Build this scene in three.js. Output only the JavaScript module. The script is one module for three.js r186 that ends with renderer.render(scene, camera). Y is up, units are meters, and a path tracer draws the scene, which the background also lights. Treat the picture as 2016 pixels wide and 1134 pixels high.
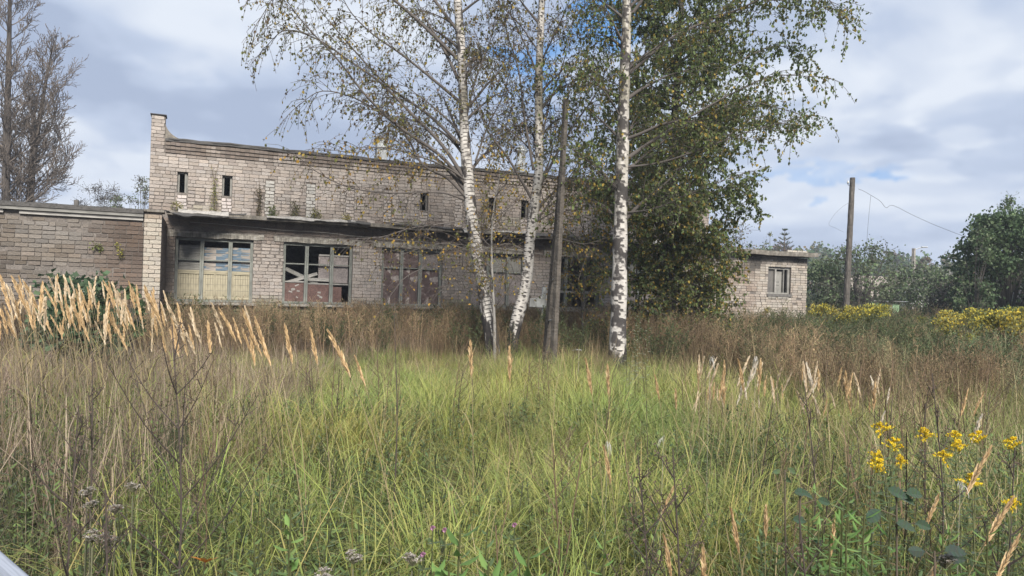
import * as THREE from 'three';
import { mergeGeometries } from 'three/addons/utils/BufferGeometryUtils.js';
import { RoundedBoxGeometry } from 'three/addons/geometries/RoundedBoxGeometry.js';

// ---------------------------------------------------------------- camera, sky, sun, exposure
const EYE = 1.65, F = 1450, ROLL = 0.03, PITCH = 0.0035;
const scene = new THREE.Scene();
const camera = new THREE.PerspectiveCamera(2 * Math.atan(567 / F) * 180 / Math.PI, 16 / 9, 0.1, 3000);
camera.position.set(0, EYE, 0);
camera.rotation.set(PITCH, 0, ROLL, 'XYZ');
scene.add(camera);
const renderer = new THREE.WebGLRenderer();
renderer.toneMapping = THREE.LinearToneMapping;
renderer.toneMappingExposure = 1.48;
scene.fog = new THREE.FogExp2(new THREE.Color().setRGB(0.78, 0.84, 0.95), 0.0010);
renderer.shadowMap.enabled = true;
const SUN_DIR = new THREE.Vector3(0.22, 0.60, 0.77).normalize();
const sun = new THREE.DirectionalLight(new THREE.Color(1.0, 0.95, 0.87), 5);
sun.name = 'sun';
sun.position.copy(SUN_DIR).multiplyScalar(80);
sun.castShadow = true; sun.shadow.radius = 36;
Object.assign(sun.shadow.camera, { left: -45, right: 45, top: 45, bottom: -45, near: 1, far: 200 });
scene.add(sun); scene.add(sun.target);

// ---------------------------------------------------------------- random numbers and noise
const V3 = (x, y, z) => new THREE.Vector3(x, y, z);
const { lerp, clamp } = THREE.MathUtils, smoothstep = (x, a, b) => { const t = clamp((x - a) / (b - a), 0, 1); return t * t * (3 - 2 * t); };
function rng(seed) { let s = seed | 0; return () => { s = (s + 0x6d2b79f5) | 0; let t = Math.imul(s ^ (s >>> 15), 1 | s); t = (t + Math.imul(t ^ (t >>> 7), 61 | t)) ^ t; return ((t ^ (t >>> 14)) >>> 0) / 4294967296; }; }
const hash = (i, j, k = 0) => { let h = Math.imul(i | 0, 374761393) ^ Math.imul(j | 0, 668265263) ^ Math.imul(k | 0, 974634721); h = Math.imul(h ^ (h >>> 13), 1274126177); return ((h ^ (h >>> 16)) >>> 0) / 4294967296; };
function noise2(x, y, seed = 0, per = 0) {
  const ix = Math.floor(x), iy = Math.floor(y), fx = x - ix, fy = y - iy, sx = fx * fx * fx * (fx * (fx * 6 - 15) + 10), sy = fy * fy * fy * (fy * (fy * 6 - 15) + 10);
  const w = per ? (i) => ((i % per) + per) % per : (i) => i, a = w(ix), b = w(ix + 1), c = w(iy), d = w(iy + 1);
  return lerp(lerp(hash(a, c, seed), hash(b, c, seed), sx), lerp(hash(a, d, seed), hash(b, d, seed), sx), sy);
}
function fbm(x, y, oct = 4, seed = 0, per = 0) { let s = 0, a = 0.5, n = 0; for (let i = 0; i < oct; i++) { s += a * noise2(x, y, seed + i * 17, per); n += a; a *= 0.5; x *= 2; y *= 2; per *= 2; } return s / n; }
const gauss = (r) => (r() + r() + r() + r() - 2) * 1.0;

// a pixel of the 2016 x 1134 view at a distance in metres in front of the eye
function ray(u, v) {
  const x = (u - 1008) / F, y = -(v - 567) / F, cr = Math.cos(ROLL), sr = Math.sin(ROLL), X = x * cr - y * sr, Y = x * sr + y * cr, c = Math.cos(PITCH), s = Math.sin(PITCH);
  return V3(X, Y * c + s, Y * s - c);
}
const at = (u, v, D) => { const r = ray(u, v); return r.multiplyScalar(D / -r.z).add(V3(0, EYE, 0)); };

// ---------------------------------------------------------------- the sky, computed for every direction
{
  const W = 2048, H = 1024, data = new Float32Array(W * H * 4), r = rng(77);
  const spots = [];
  const spot = (u, v, rad, amt, white = 0) => spots.push({ d: ray(u, v).normalize(), rad, amt, white });
  spot(1680, -16, 0.034, 0.85); spot(1790, -70, 0.06, 0.5); spot(1010, 150, 0.05, 0.72); spot(890, 60, 0.045, 0.6); spot(1120, 70, 0.05, 0.7); spot(1000, 30, 0.045, 0.5); spot(1230, -40, 0.07, 0.6); spot(1625, 359, 0.016, 0.3); spot(1560, 368, 0.014, 0.28); spot(1930, 400, 0.03, 0.4);
  spot(960, 330, 0.07, -0.4, 0.45); spot(760, 240, 0.1, -0.3, 0.35); spot(2000, 250, 0.05, -0.3, 0.45); spot(215, 320, 0.075, -0.3, 0.4); spot(1590, 190, 0.05, -0.3, 0.3); spot(1700, 90, 0.07, -0.2, 0.18);
  for (let i = 0; i < 70; i++) {                                   // the same kind of sky all round
    const az = r() * 6.2832, el = 0.1 + r() * 1.3, d = V3(Math.cos(az) * Math.cos(el), Math.sin(el), Math.sin(az) * Math.cos(el));
    if (d.z < -0.7 && Math.abs(d.x) < 0.62 && d.y < 0.42) continue;
    spots.push(r() < 0.45 ? { d, rad: 0.06 + r() * 0.1, amt: 0.4 + r() * 0.6, white: 0 } : { d, rad: 0.06 + r() * 0.08, amt: -0.3, white: 0.2 + r() * 0.25 });
  }
  const blueHi = [0.12, 0.29, 0.60], blueLo = [0.26, 0.41, 0.65], dark = [0.31, 0.37, 0.495], mid = [0.40, 0.465, 0.59], bright = [0.54, 0.59, 0.675];
  for (let row = H / 2; row < H; row++) {
    const up = ((row + 0.5) / H - 0.5) * Math.PI, y = Math.sin(up), cy = Math.cos(up);
    for (let col = 0; col < W; col++) {
      const az = ((col + 0.5) / W - 0.5) * 2 * Math.PI, x = Math.cos(az) * cy, z = Math.sin(az) * cy, k = 1 / (y + 0.14);
      let px = x * k, pz = z * k;
      const wx = fbm(px * 1.3 + 9, pz * 1.3, 3, 5), wz = fbm(px * 1.3, pz * 1.3 + 31, 3, 6);
      px += (wx - 0.5) * 0.35; pz += (wz - 0.5) * 0.35;
      let cov = 0.86 + (fbm(px * 0.9, pz * 0.9, 5, 11) - 0.5) * 0.55, sh = fbm(px * 1.5 + 3, pz * 1.5, 7, 23) + (smoothstep(fbm(px * 2.6 + 7, pz * 2.6, 7, 29), 0.44, 0.6) - 0.5) * 0.13;
      let gap = 0, white = 0; const q1 = (fbm(px * 2.6 + 11, pz * 2.6, 5, 47) - 0.5) * 0.05, q2 = (fbm(px * 2.6, pz * 2.6 + 19, 5, 49) - 0.5) * 0.05, dx = x + q1, dy = y + q2;
      for (const s of spots) {
        const c = dx * s.d.x + dy * s.d.y + z * s.d.z; if (c < 0.9 || c > 1.1) continue;
        const a = Math.sqrt(Math.max(0, 2 - 2 * c)) / s.rad, g = Math.exp(-a * a);
        gap += g * s.amt; white += g * s.white;
      }
      cov -= gap * 0.82 * (0.55 + 0.7 * (fbm(px * 3.1, pz * 3.1, 4, 41) - 0.2));
      const cloud = smoothstep(cov + (fbm(px * 5, pz * 5, 4, 43) - 0.5) * 0.14, 0.27, 0.66);
      let b = clamp(0.40 + (sh - 0.5) * 2.5 + white * 1.1, 0, 1.15);
      const hz = 1 - smoothstep(y, 0.0, 0.2);                        // long pale streaks low down
      b = lerp(b, clamp(0.5 + (fbm(az * 5, y * 36, 5, 61) - 0.5) * 1.9 + white, 0, 1), hz * 0.6);
      for (let c = 0; c < 3; c++) {
        const cl = b < 0.5 ? lerp(dark[c], mid[c], b * 2) : lerp(mid[c], bright[c], (b - 0.5) * 2), bl = lerp(blueLo[c], blueHi[c], smoothstep(y, 0.05, 0.4));
        data[(row * W + col) * 4 + c] = lerp(bl, cl, cloud);
      }
      data[(row * W + col) * 4 + 3] = 1;
    }
  }
  for (let i = 0; i < W * H / 2; i++) data.set([0.09, 0.095, 0.06, 1], i * 4);
  const t = new THREE.DataTexture(data, W, H, THREE.RGBAFormat, THREE.FloatType);
  t.mapping = THREE.EquirectangularReflectionMapping; t.magFilter = THREE.LinearFilter; t.needsUpdate = true;
  scene.background = t; scene.environment = t; scene.backgroundIntensity = scene.environmentIntensity = 0.93;
}

// ---------------------------------------------------------------- helpers
const names = new Map();
const numbered = (n) => { const k = names.get(n) ?? 0; names.set(n, k + 1); return k ? n + '_' + String(k).padStart(3, '0') : n; };
function tag(o, label, category, group, kind) { if (label) o.userData.label = label; if (category) o.userData.category = category; if (group) o.userData.group = group; if (kind) o.userData.kind = kind; return o; }
function thing(name, label, category, pos = [0, 0, 0], turn = 0, group) { const o = new THREE.Group(); o.name = numbered(name); o.position.set(...pos); o.rotation.y = turn; scene.add(o); return tag(o, label, category, group); }
function mesh(name, geo, mat, parent) { const m = new THREE.Mesh(geo, mat); m.name = name; m.castShadow = m.receiveShadow = true; parent.add(m); return m; }
function part(name, parent) { const g = new THREE.Group(); g.name = name; parent.add(g); return g; }
function copy(o, label, group) { const c = o.clone(); c.name = numbered(o.name.replace(/_\d{3}$/, '')); scene.add(c); if (label) c.userData.label = label; if (group) c.userData.group = group; return c; }
const box = (w, h, d, x = 0, y = 0, z = 0) => new THREE.BoxGeometry(w, h, d).translate(x, y, z);
// a box from corner to corner
const slab = (x0, x1, y0, y1, z0, z1) => box(x1 - x0, y1 - y0, z1 - z0, (x0 + x1) / 2, (y0 + y1) / 2, (z0 + z1) / 2);
const merge = (list) => mergeGeometries(list.map((g) => { const h = g.index ? g.toNonIndexed() : g; for (const k of Object.keys(h.attributes)) if (!['position', 'normal', 'uv'].includes(k)) h.deleteAttribute(k); return h; }));
// box projection of uv in metres
function uvMetres(g, s = 1) { const p = g.attributes.position, n = g.attributes.normal, u = new Float32Array(p.count * 2); for (let i = 0; i < p.count; i++) { const ax = Math.abs(n.getX(i)), ay = Math.abs(n.getY(i)), az = Math.abs(n.getZ(i)); const [a, b] = az >= ax && az >= ay ? [p.getX(i), p.getY(i)] : ax >= ay ? [p.getZ(i), p.getY(i)] : [p.getX(i), p.getZ(i)]; u[i * 2] = a * s; u[i * 2 + 1] = b * s; } g.setAttribute('uv', new THREE.BufferAttribute(u, 2)); return g; }

class MB {                                                          // collects tubes, ribbons and leaves for ONE mesh
  constructor() { this.p = []; this.u = []; this.c = []; this.i = []; }
  get n() { return this.p.length / 3; }
  v(x, y, z, u, w, c) { this.p.push(x, y, z); this.u.push(u, w); this.c.push(c[0], c[1], c[2]); }
  tube(pts, radii, sides = 5, c = [1, 1, 1], cap = false) {
    const N = pts.length, base = this.n, t = V3(), a = V3(), b = V3(), prev = V3();
    let len = 0;
    for (let k = 0; k < N; k++) {
      t.subVectors(pts[Math.min(k + 1, N - 1)], pts[Math.max(k - 1, 0)]).normalize();
      if (k === 0) { a.set(Math.abs(t.y) > 0.9 ? 1 : 0, Math.abs(t.y) > 0.9 ? 0 : 1, 0); a.addScaledVector(t, -a.dot(t)).normalize(); } else { a.copy(prev).addScaledVector(t, -prev.dot(t)).normalize(); len += pts[k].distanceTo(pts[k - 1]); }
      prev.copy(a); b.crossVectors(t, a);
      const r = Array.isArray(radii) ? radii[k] : radii(k / (N - 1));
      for (let s = 0; s <= sides; s++) { const q = (s / sides) * 6.28318, cs = Math.cos(q) * r, sn = Math.sin(q) * r; this.v(pts[k].x + a.x * cs + b.x * sn, pts[k].y + a.y * cs + b.y * sn, pts[k].z + a.z * cs + b.z * sn, s / sides, len, c); }
    }
    const w = sides + 1;
    for (let k = 0; k < N - 1; k++) for (let s = 0; s < sides; s++) { const o = base + k * w + s; this.i.push(o, o + w, o + 1, o + 1, o + w, o + w + 1); }
    if (cap) { const o = base + (N - 1) * w; this.v(pts[N - 1].x, pts[N - 1].y, pts[N - 1].z, 0.5, len, c); for (let s = 0; s < sides; s++) this.i.push(o + s, this.n - 1, o + s + 1); }
    return this;
  }
  ribbon(pts, widths, side, c = [1, 1, 1], c2 = c) {
    const N = pts.length, base = this.n;
    for (let k = 0; k < N; k++) { const w = widths[k] / 2, f = k / (N - 1), cc = [lerp(c[0], c2[0], f), lerp(c[1], c2[1], f), lerp(c[2], c2[2], f)]; this.v(pts[k].x - side.x * w, pts[k].y - side.y * w, pts[k].z - side.z * w, 0, f, cc); this.v(pts[k].x + side.x * w, pts[k].y + side.y * w, pts[k].z + side.z * w, 1, f, cc); }
    for (let k = 0; k < N - 1; k++) { const o = base + k * 2; if (widths[k + 1] > 1e-5) this.i.push(o, o + 1, o + 2, o + 1, o + 3, o + 2); else this.i.push(o, o + 1, o + 2); }
    return this;
  }
  leaf(p, dir, side, L, W, c, fold = 0.25) {                         // a pointed oval leaf, folded along its rib
    const n = V3().crossVectors(dir, side), base = this.n, P = (f, s, up) => this.v(p.x + dir.x * L * f + side.x * W * s + n.x * up * W, p.y + dir.y * L * f + side.y * W * s + n.y * up * W, p.z + dir.z * L * f + side.z * W * s + n.z * up * W, 0.5 + s, f, c);
    P(0, 0, 0); P(0.35, -0.5, fold); P(0.35, 0.5, fold); P(0.75, -0.32, fold * 0.6); P(0.75, 0.32, fold * 0.6); P(1, 0, -0.1); P(0.5, 0, 0);
    const b = base; this.i.push(b, b + 6, b + 1, b, b + 2, b + 6, b + 1, b + 6, b + 3, b + 6, b + 2, b + 4, b + 3, b + 6, b + 5, b + 6, b + 4, b + 5);
    return this;
  }
  geo() {
    const g = new THREE.BufferGeometry();
    g.setAttribute('position', new THREE.Float32BufferAttribute(this.p, 3)); g.setAttribute('uv', new THREE.Float32BufferAttribute(this.u, 2)); g.setAttribute('color', new THREE.Float32BufferAttribute(this.c, 3)); g.setIndex(this.i); g.computeVertexNormals(); return g;
  }
}
function spline(pts, n) { return new THREE.CatmullRomCurve3(pts, false, 'centripetal').getPoints(n); }
function perp(t, r) { const v = V3(r() - 0.5, r() - 0.5, r() - 0.5); return v.addScaledVector(t, -v.dot(t)).normalize(); }

// ---------------------------------------------------------------- textures and materials
function tex(w, h, fn, srgb = true, rep) {
  const d = new Uint8Array(w * h * 4);
  for (let y = 0; y < h; y++) for (let x = 0; x < w; x++) { const c = fn(x / w, y / h, x, y), o = (y * w + x) * 4; if (typeof c === 'number') { d[o] = d[o + 1] = d[o + 2] = clamp(c, 0, 1) * 255; } else for (let k = 0; k < 3; k++) d[o + k] = clamp(c[k], 0, 1) * 255; d[o + 3] = 255; }
  const t = new THREE.DataTexture(d, w, h); t.wrapS = t.wrapT = THREE.RepeatWrapping; t.magFilter = THREE.LinearFilter; if (srgb) t.colorSpace = THREE.SRGBColorSpace; if (rep) t.repeat.set(...rep); t.needsUpdate = true; return t;
}
const std = (o) => new THREE.MeshStandardMaterial({ roughness: 0.9, ...o });
const rgb = (r, g, b) => new THREE.Color().setRGB(r, g, b);
const blotch = tex(256, 256, (u, v) => { const a = fbm(u * 6, v * 6, 5, 3, 6), b = fbm(u * 40, v * 40, 2, 8, 40); return 0.76 + 0.34 * a + (b - 0.5) * 0.3; });
const blotchBump = tex(256, 256, (u, v) => fbm(u * 24, v * 24, 4, 15, 24), false);
const grain = tex(256, 512, (u, v) => { const a = fbm(u * 60, v * 4, 3, 31, 4), b = fbm(u * 5, v * 3, 4, 33, 1), c = noise2(u * 14, v * 1.0, 5, 1); return 0.62 + 0.36 * a + 0.34 * (b - 0.4) + 0.14 * c; });
const peel = tex(256, 256, (u, v) => { const m = fbm(u * 9, v * 2.5, 5, 51, 0), k = smoothstep(m, 0.44, 0.54), g = 0.7 + 0.4 * fbm(u * 60, v * 4, 3, 9); const bl = [0.38, 0.45, 0.51], wd = [0.58, 0.55, 0.52]; return bl.map((q, i) => lerp(wd[i], q, k) * g); });
const peelRed = tex(256, 256, (u, v) => { const m = fbm(u * 4, v * 4, 5, 71), k = smoothstep(m, 0.34, 0.44), g = 0.7 + 0.5 * fbm(u * 9, v * 7, 4, 19); const bl = [0.40, 0.335, 0.325], wd = [0.64, 0.60, 0.58]; return bl.map((q, i) => lerp(wd[i], q, k) * g); });
const stain = tex(512, 512, (u, v) => { const a = fbm(u * 7, v * 4, 6, 91, 0), s = fbm(u * 36, v * 2.2, 3, 93), k = 0.64 + 0.52 * a + 0.25 * (s - 0.5); return [k, k * 0.985, k * 0.96]; });
const M = {
  woodGrey: std({ color: rgb(0.30, 0.29, 0.265), map: grain, bumpMap: grain, bumpScale: 0.003 }),
  frame: std({ color: rgb(0.27, 0.28, 0.25), map: grain, bumpMap: grain, bumpScale: 0.003 }),
  woodDark: std({ color: rgb(0.16, 0.15, 0.14), map: grain, bumpMap: grain, bumpScale: 0.003 }),
  woodPale: std({ color: rgb(0.42, 0.40, 0.37), map: grain, bumpMap: grain, bumpScale: 0.003 }),
  yellow: std({ color: rgb(0.42, 0.375, 0.265), map: grain, bumpMap: grain, bumpScale: 0.002 }),
  blue: std({ color: rgb(1.1, 1.1, 1.1), map: peel, bumpMap: grain, bumpScale: 0.003 }),
  red: std({ color: rgb(0.9, 0.9, 0.9), map: peelRed, bumpMap: grain, bumpScale: 0.002 }),
  maroon: std({ color: rgb(0.15, 0.088, 0.076), map: blotch, bumpMap: grain, bumpScale: 0.002 }),
  ply: std({ color: rgb(0.27, 0.235, 0.225), map: blotch, bumpMap: grain, bumpScale: 0.002 }),
  concrete: std({ color: rgb(0.30, 0.285, 0.26), map: stain, bumpMap: blotchBump, bumpScale: 0.012 }),
  concreteDark: std({ color: rgb(0.20, 0.185, 0.165), map: stain, bumpMap: blotchBump, bumpScale: 0.012 }),
  concretePole: std({ color: rgb(0.10, 0.088, 0.077), map: stain, bumpMap: blotchBump, bumpScale: 0.02 }),
  felt: std({ color: rgb(0.085, 0.08, 0.075), map: blotch, bumpMap: blotchBump, bumpScale: 0.01 }),
  feltPale: std({ color: rgb(0.38, 0.36, 0.33), map: blotch, bumpMap: blotchBump, bumpScale: 0.01 }),
  mortar: std({ color: rgb(0.17, 0.148, 0.13), map: blotch, bumpMap: blotchBump, bumpScale: 0.01 }),
  inside: std({ color: rgb(0.07, 0.065, 0.06), map: blotch }),
  zinc: std({ color: rgb(0.42, 0.45, 0.48), metalness: 0.25, roughness: 0.55, map: stain }),
  whiteMetal: std({ color: rgb(0.62, 0.64, 0.65), roughness: 0.6, map: stain }),
  wire: std({ color: rgb(0.05, 0.05, 0.055), roughness: 0.6 }),
};
const leafMat = (o = {}) => new THREE.MeshPhysicalMaterial({ color: 0xffffff, roughness: 0.75, transmission: 0.48, thickness: 0, vertexColors: true, specularIntensity: 0.35, side: THREE.DoubleSide, ...o });
const LEAF = leafMat(), GRASS = leafMat({ transmission: 0.3, specularIntensity: 0.5 }), DRY = leafMat({ transmission: 0.25, roughness: 0.9 });
const BARKV = std({ vertexColors: true, roughness: 0.95 });

// ---------------------------------------------------------------- ground
const groundY = (x, z) => (fbm(x * 0.35 + 50, z * 0.35, 3, 101) - 0.5) * 0.16 * smoothstep(Math.hypot(x, z), 0.5, 4) * (1 - smoothstep(Math.hypot(x, z), 60, 110));
{
  const g = new THREE.PlaneGeometry(2, 2, 160, 160).rotateX(-Math.PI / 2), p = g.attributes.position, u = g.attributes.uv;
  for (let i = 0; i < p.count; i++) { const f = (q) => Math.sign(q) * (Math.pow(Math.abs(q), 2.6) * 880 + Math.abs(q) * 20), x = f(p.getX(i)), z = f(p.getZ(i)) - 12; p.setXYZ(i, x, groundY(x, z), z); u.setXY(i, x, z); }
  g.computeVertexNormals();
  const t = tex(512, 512, (a, b) => { const k = fbm(a * 9, b * 9, 5, 111, 9), q = fbm(a * 60, b * 60, 3, 113, 60); const A = [0.20, 0.19, 0.10], B = [0.33, 0.27, 0.18]; return A.map((c, i) => lerp(c, B[i], smoothstep(k, 0.35, 0.65)) * (0.6 + 0.8 * q)); });
  t.repeat.set(0.22, 0.22);
  tag(mesh('ground', g, std({ map: t, roughness: 1 }), scene), 'rough ground of thatch and soil under the meadow', null, null, 'structure');
}

// ---------------------------------------------------------------- brickwork
const TH = 0.405, ORG = V3(-9.963, 0, -20.4);                        // the facade line: local x runs along it, local z comes towards the meadow
const BR = { L: 0.25, H: 0.0895, D: 0.06 };
const brickGeo = [];
for (let k = 0; k < 5; k++) {                                        // a few worn bricks: unit size, chipped at the corners
  const g = new THREE.BoxGeometry(1, 1, 1, 3, 2, 1), p = g.attributes.position, r = rng(300 + k);
  const key = new Map();
  for (let i = 0; i < p.count; i++) { const s = [p.getX(i), p.getY(i), p.getZ(i)].map((q) => q.toFixed(2)).join(); if (!key.has(s)) key.set(s, [(r() - 0.5) * 0.022, (r() - 0.5) * 0.05, (r() - 0.5) * 0.05]); const e = key.get(s), f = p.getZ(i) > 0 ? 1 : 0.3; const corner = Math.abs(p.getX(i)) > 0.4 && Math.abs(p.getY(i)) > 0.4 && p.getZ(i) > 0 && r() < 0.25 ? 0.9 : 1; p.setXYZ(i, p.getX(i) * (corner < 1 ? 0.975 : 1) + e[0] * f, p.getY(i) * corner + e[1] * f, p.getZ(i) + e[2] * f); }
  g.computeVertexNormals(); brickGeo.push(g);
}
const brickMats = new Map();
const brickMat = (c) => { const l = Math.pow(Math.round(Math.pow(c[1], 0.45) * 30) / 30, 1 / 0.45), a = Math.round(c[0] / c[1] * 36) / 36, b = Math.round(c[2] / c[1] * 36) / 36, k = [l, a, b].join(); if (!brickMats.has(k)) brickMats.set(k, std({ color: rgb(l * a, l, l * b), map: blotch, bumpMap: blotchBump, bumpScale: 0.006, roughness: 0.95 })); return brickMats.get(k); };
const brickMany = std({ color: 0xffffff, map: blotch, bumpMap: blotchBump, bumpScale: 0.006, roughness: 0.95 });
// courses of brick over a face, round openings [s0, s1, h0, h1]
function courses(o) {
  const { s0, s1, h0, h1, holes = [], z = 0, color, seed = 1, rough = () => 0, skip = () => 0, header = () => false, out = [] } = o, r = rng(seed), rows = Math.floor((h1 - h0) / 0.1 + 0.001);
  for (let k = 0; k < rows; k++) {
    const y = h0 + k * 0.1 + 0.05, hd = header(k), L = hd ? 0.13 : 0.26;
    let x = s0 - (k % 2 ? L * 0.5 : 0) - (hd ? 0 : (hash(k, seed) < 0.3 ? 0.13 : 0) * 0.5);
    while (x < s1 - 0.03) {
      const step = !hd && r() < 0.06 ? 0.13 : L;
      let a = Math.max(x, s0), b = Math.min(x + step, s1);
      x += step;
      const pieces = [[a, b]];
      for (const q of holes) if (y > q[2] - 0.02 && y < q[3] + 0.02) for (let i = pieces.length - 1; i >= 0; i--) { const [c, d] = pieces[i]; if (d <= q[0] || c >= q[1]) continue; pieces.splice(i, 1); if (q[0] - c > 0.05) pieces.push([c, q[0]]); if (d - q[1] > 0.05) pieces.push([q[1], d]); }
      for (const [c, d] of pieces) {
        if (d - c < 0.04) continue;
        const m = (c + d) / 2, e = rough(m, y);
        if (r() < skip(m, y)) continue;
        const w = (d - c - 0.0105) * (1 - e * 0.25 * r()), hh = BR.H * (1 - e * 0.3 * r());
        out.push({ x: m + e * (r() - 0.5) * 0.05, y: y + (r() - 0.5) * 0.005 - e * 0.01 * r(), z: z - BR.D / 2 + 0.012 + (r() - 0.5) * 0.007 - e * r() * 0.016, w, h: hh, d: BR.D, rz: (r() - 0.5) * (0.012 + e * 0.12), ry: (r() - 0.5) * (0.02 + e * 0.2), c: color(m, y, r), g: Math.floor(r() * 5) });
      }
    }
  }
  return out;
}
// the nearest 300 as bricks of their own, the rest as one part
function layBricks(list, wall, nearest, most = 300) {
  const m = new THREE.Matrix4(), q = new THREE.Quaternion(), e = new THREE.Euler(), P = V3(), S = V3();
  const mat = (b) => { e.set(0, b.ry, b.rz); q.setFromEuler(e); P.set(b.x, b.y, b.z); S.set(b.w, b.h, b.d); return m.compose(P, q, S); };
  const sorted = list.map((b) => ({ b, k: nearest(b) })).sort((a, b) => a.k - b.k);
  sorted.slice(0, most).forEach(({ b }) => { const o = mesh('brick', brickGeo[b.g], brickMat(b.c), wall); mat(b).decompose(o.position, o.quaternion, o.scale); });
  const rest = sorted.slice(most); if (!rest.length) return;
  const im = new THREE.InstancedMesh(brickGeo[1], brickMany, rest.length); im.name = 'brick_courses'; im.userData.kind = 'stuff'; im.castShadow = im.receiveShadow = true;
  rest.forEach(({ b }, i) => { im.setMatrixAt(i, mat(b)); im.setColorAt(i, rgb(...b.c)); });
  wall.add(im);
}
// a wall with openings, as boxes round them
function wallBoxes(s0, s1, h0, h1, z0, z1, holes) {
  const xs = [...new Set([s0, s1, ...holes.flatMap((q) => [q[0], q[1]])])].sort((a, b) => a - b), out = [];
  for (let i = 0; i < xs.length - 1; i++) {
    const a = xs[i], b = xs[i + 1], mid = (a + b) / 2, hs = holes.filter((q) => q[0] < mid && q[1] > mid).sort((p, q) => p[2] - q[2]);
    let y = h0; for (const q of hs) { if (q[2] > y) out.push(slab(a, b, y, q[2], z0, z1)); y = q[3]; } if (h1 > y) out.push(slab(a, b, y, h1, z0, z1));
  }
  return out;
}
const place = (o) => { o.position.copy(ORG); o.rotation.y = TH; return o; };
const fac = (s, h, z = 0) => V3(ORG.x + Math.cos(TH) * s + Math.sin(TH) * z, h, ORG.z - Math.sin(TH) * s + Math.cos(TH) * z);
const tint = (c, k, r, v = 0.12) => { const f = k * (1 + (r() - 0.5) * 2 * v), w = (r() - 0.5) * 0.05; return [c[0] * f * (1 + w), c[1] * f, c[2] * f * (1 - w)]; };

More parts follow.
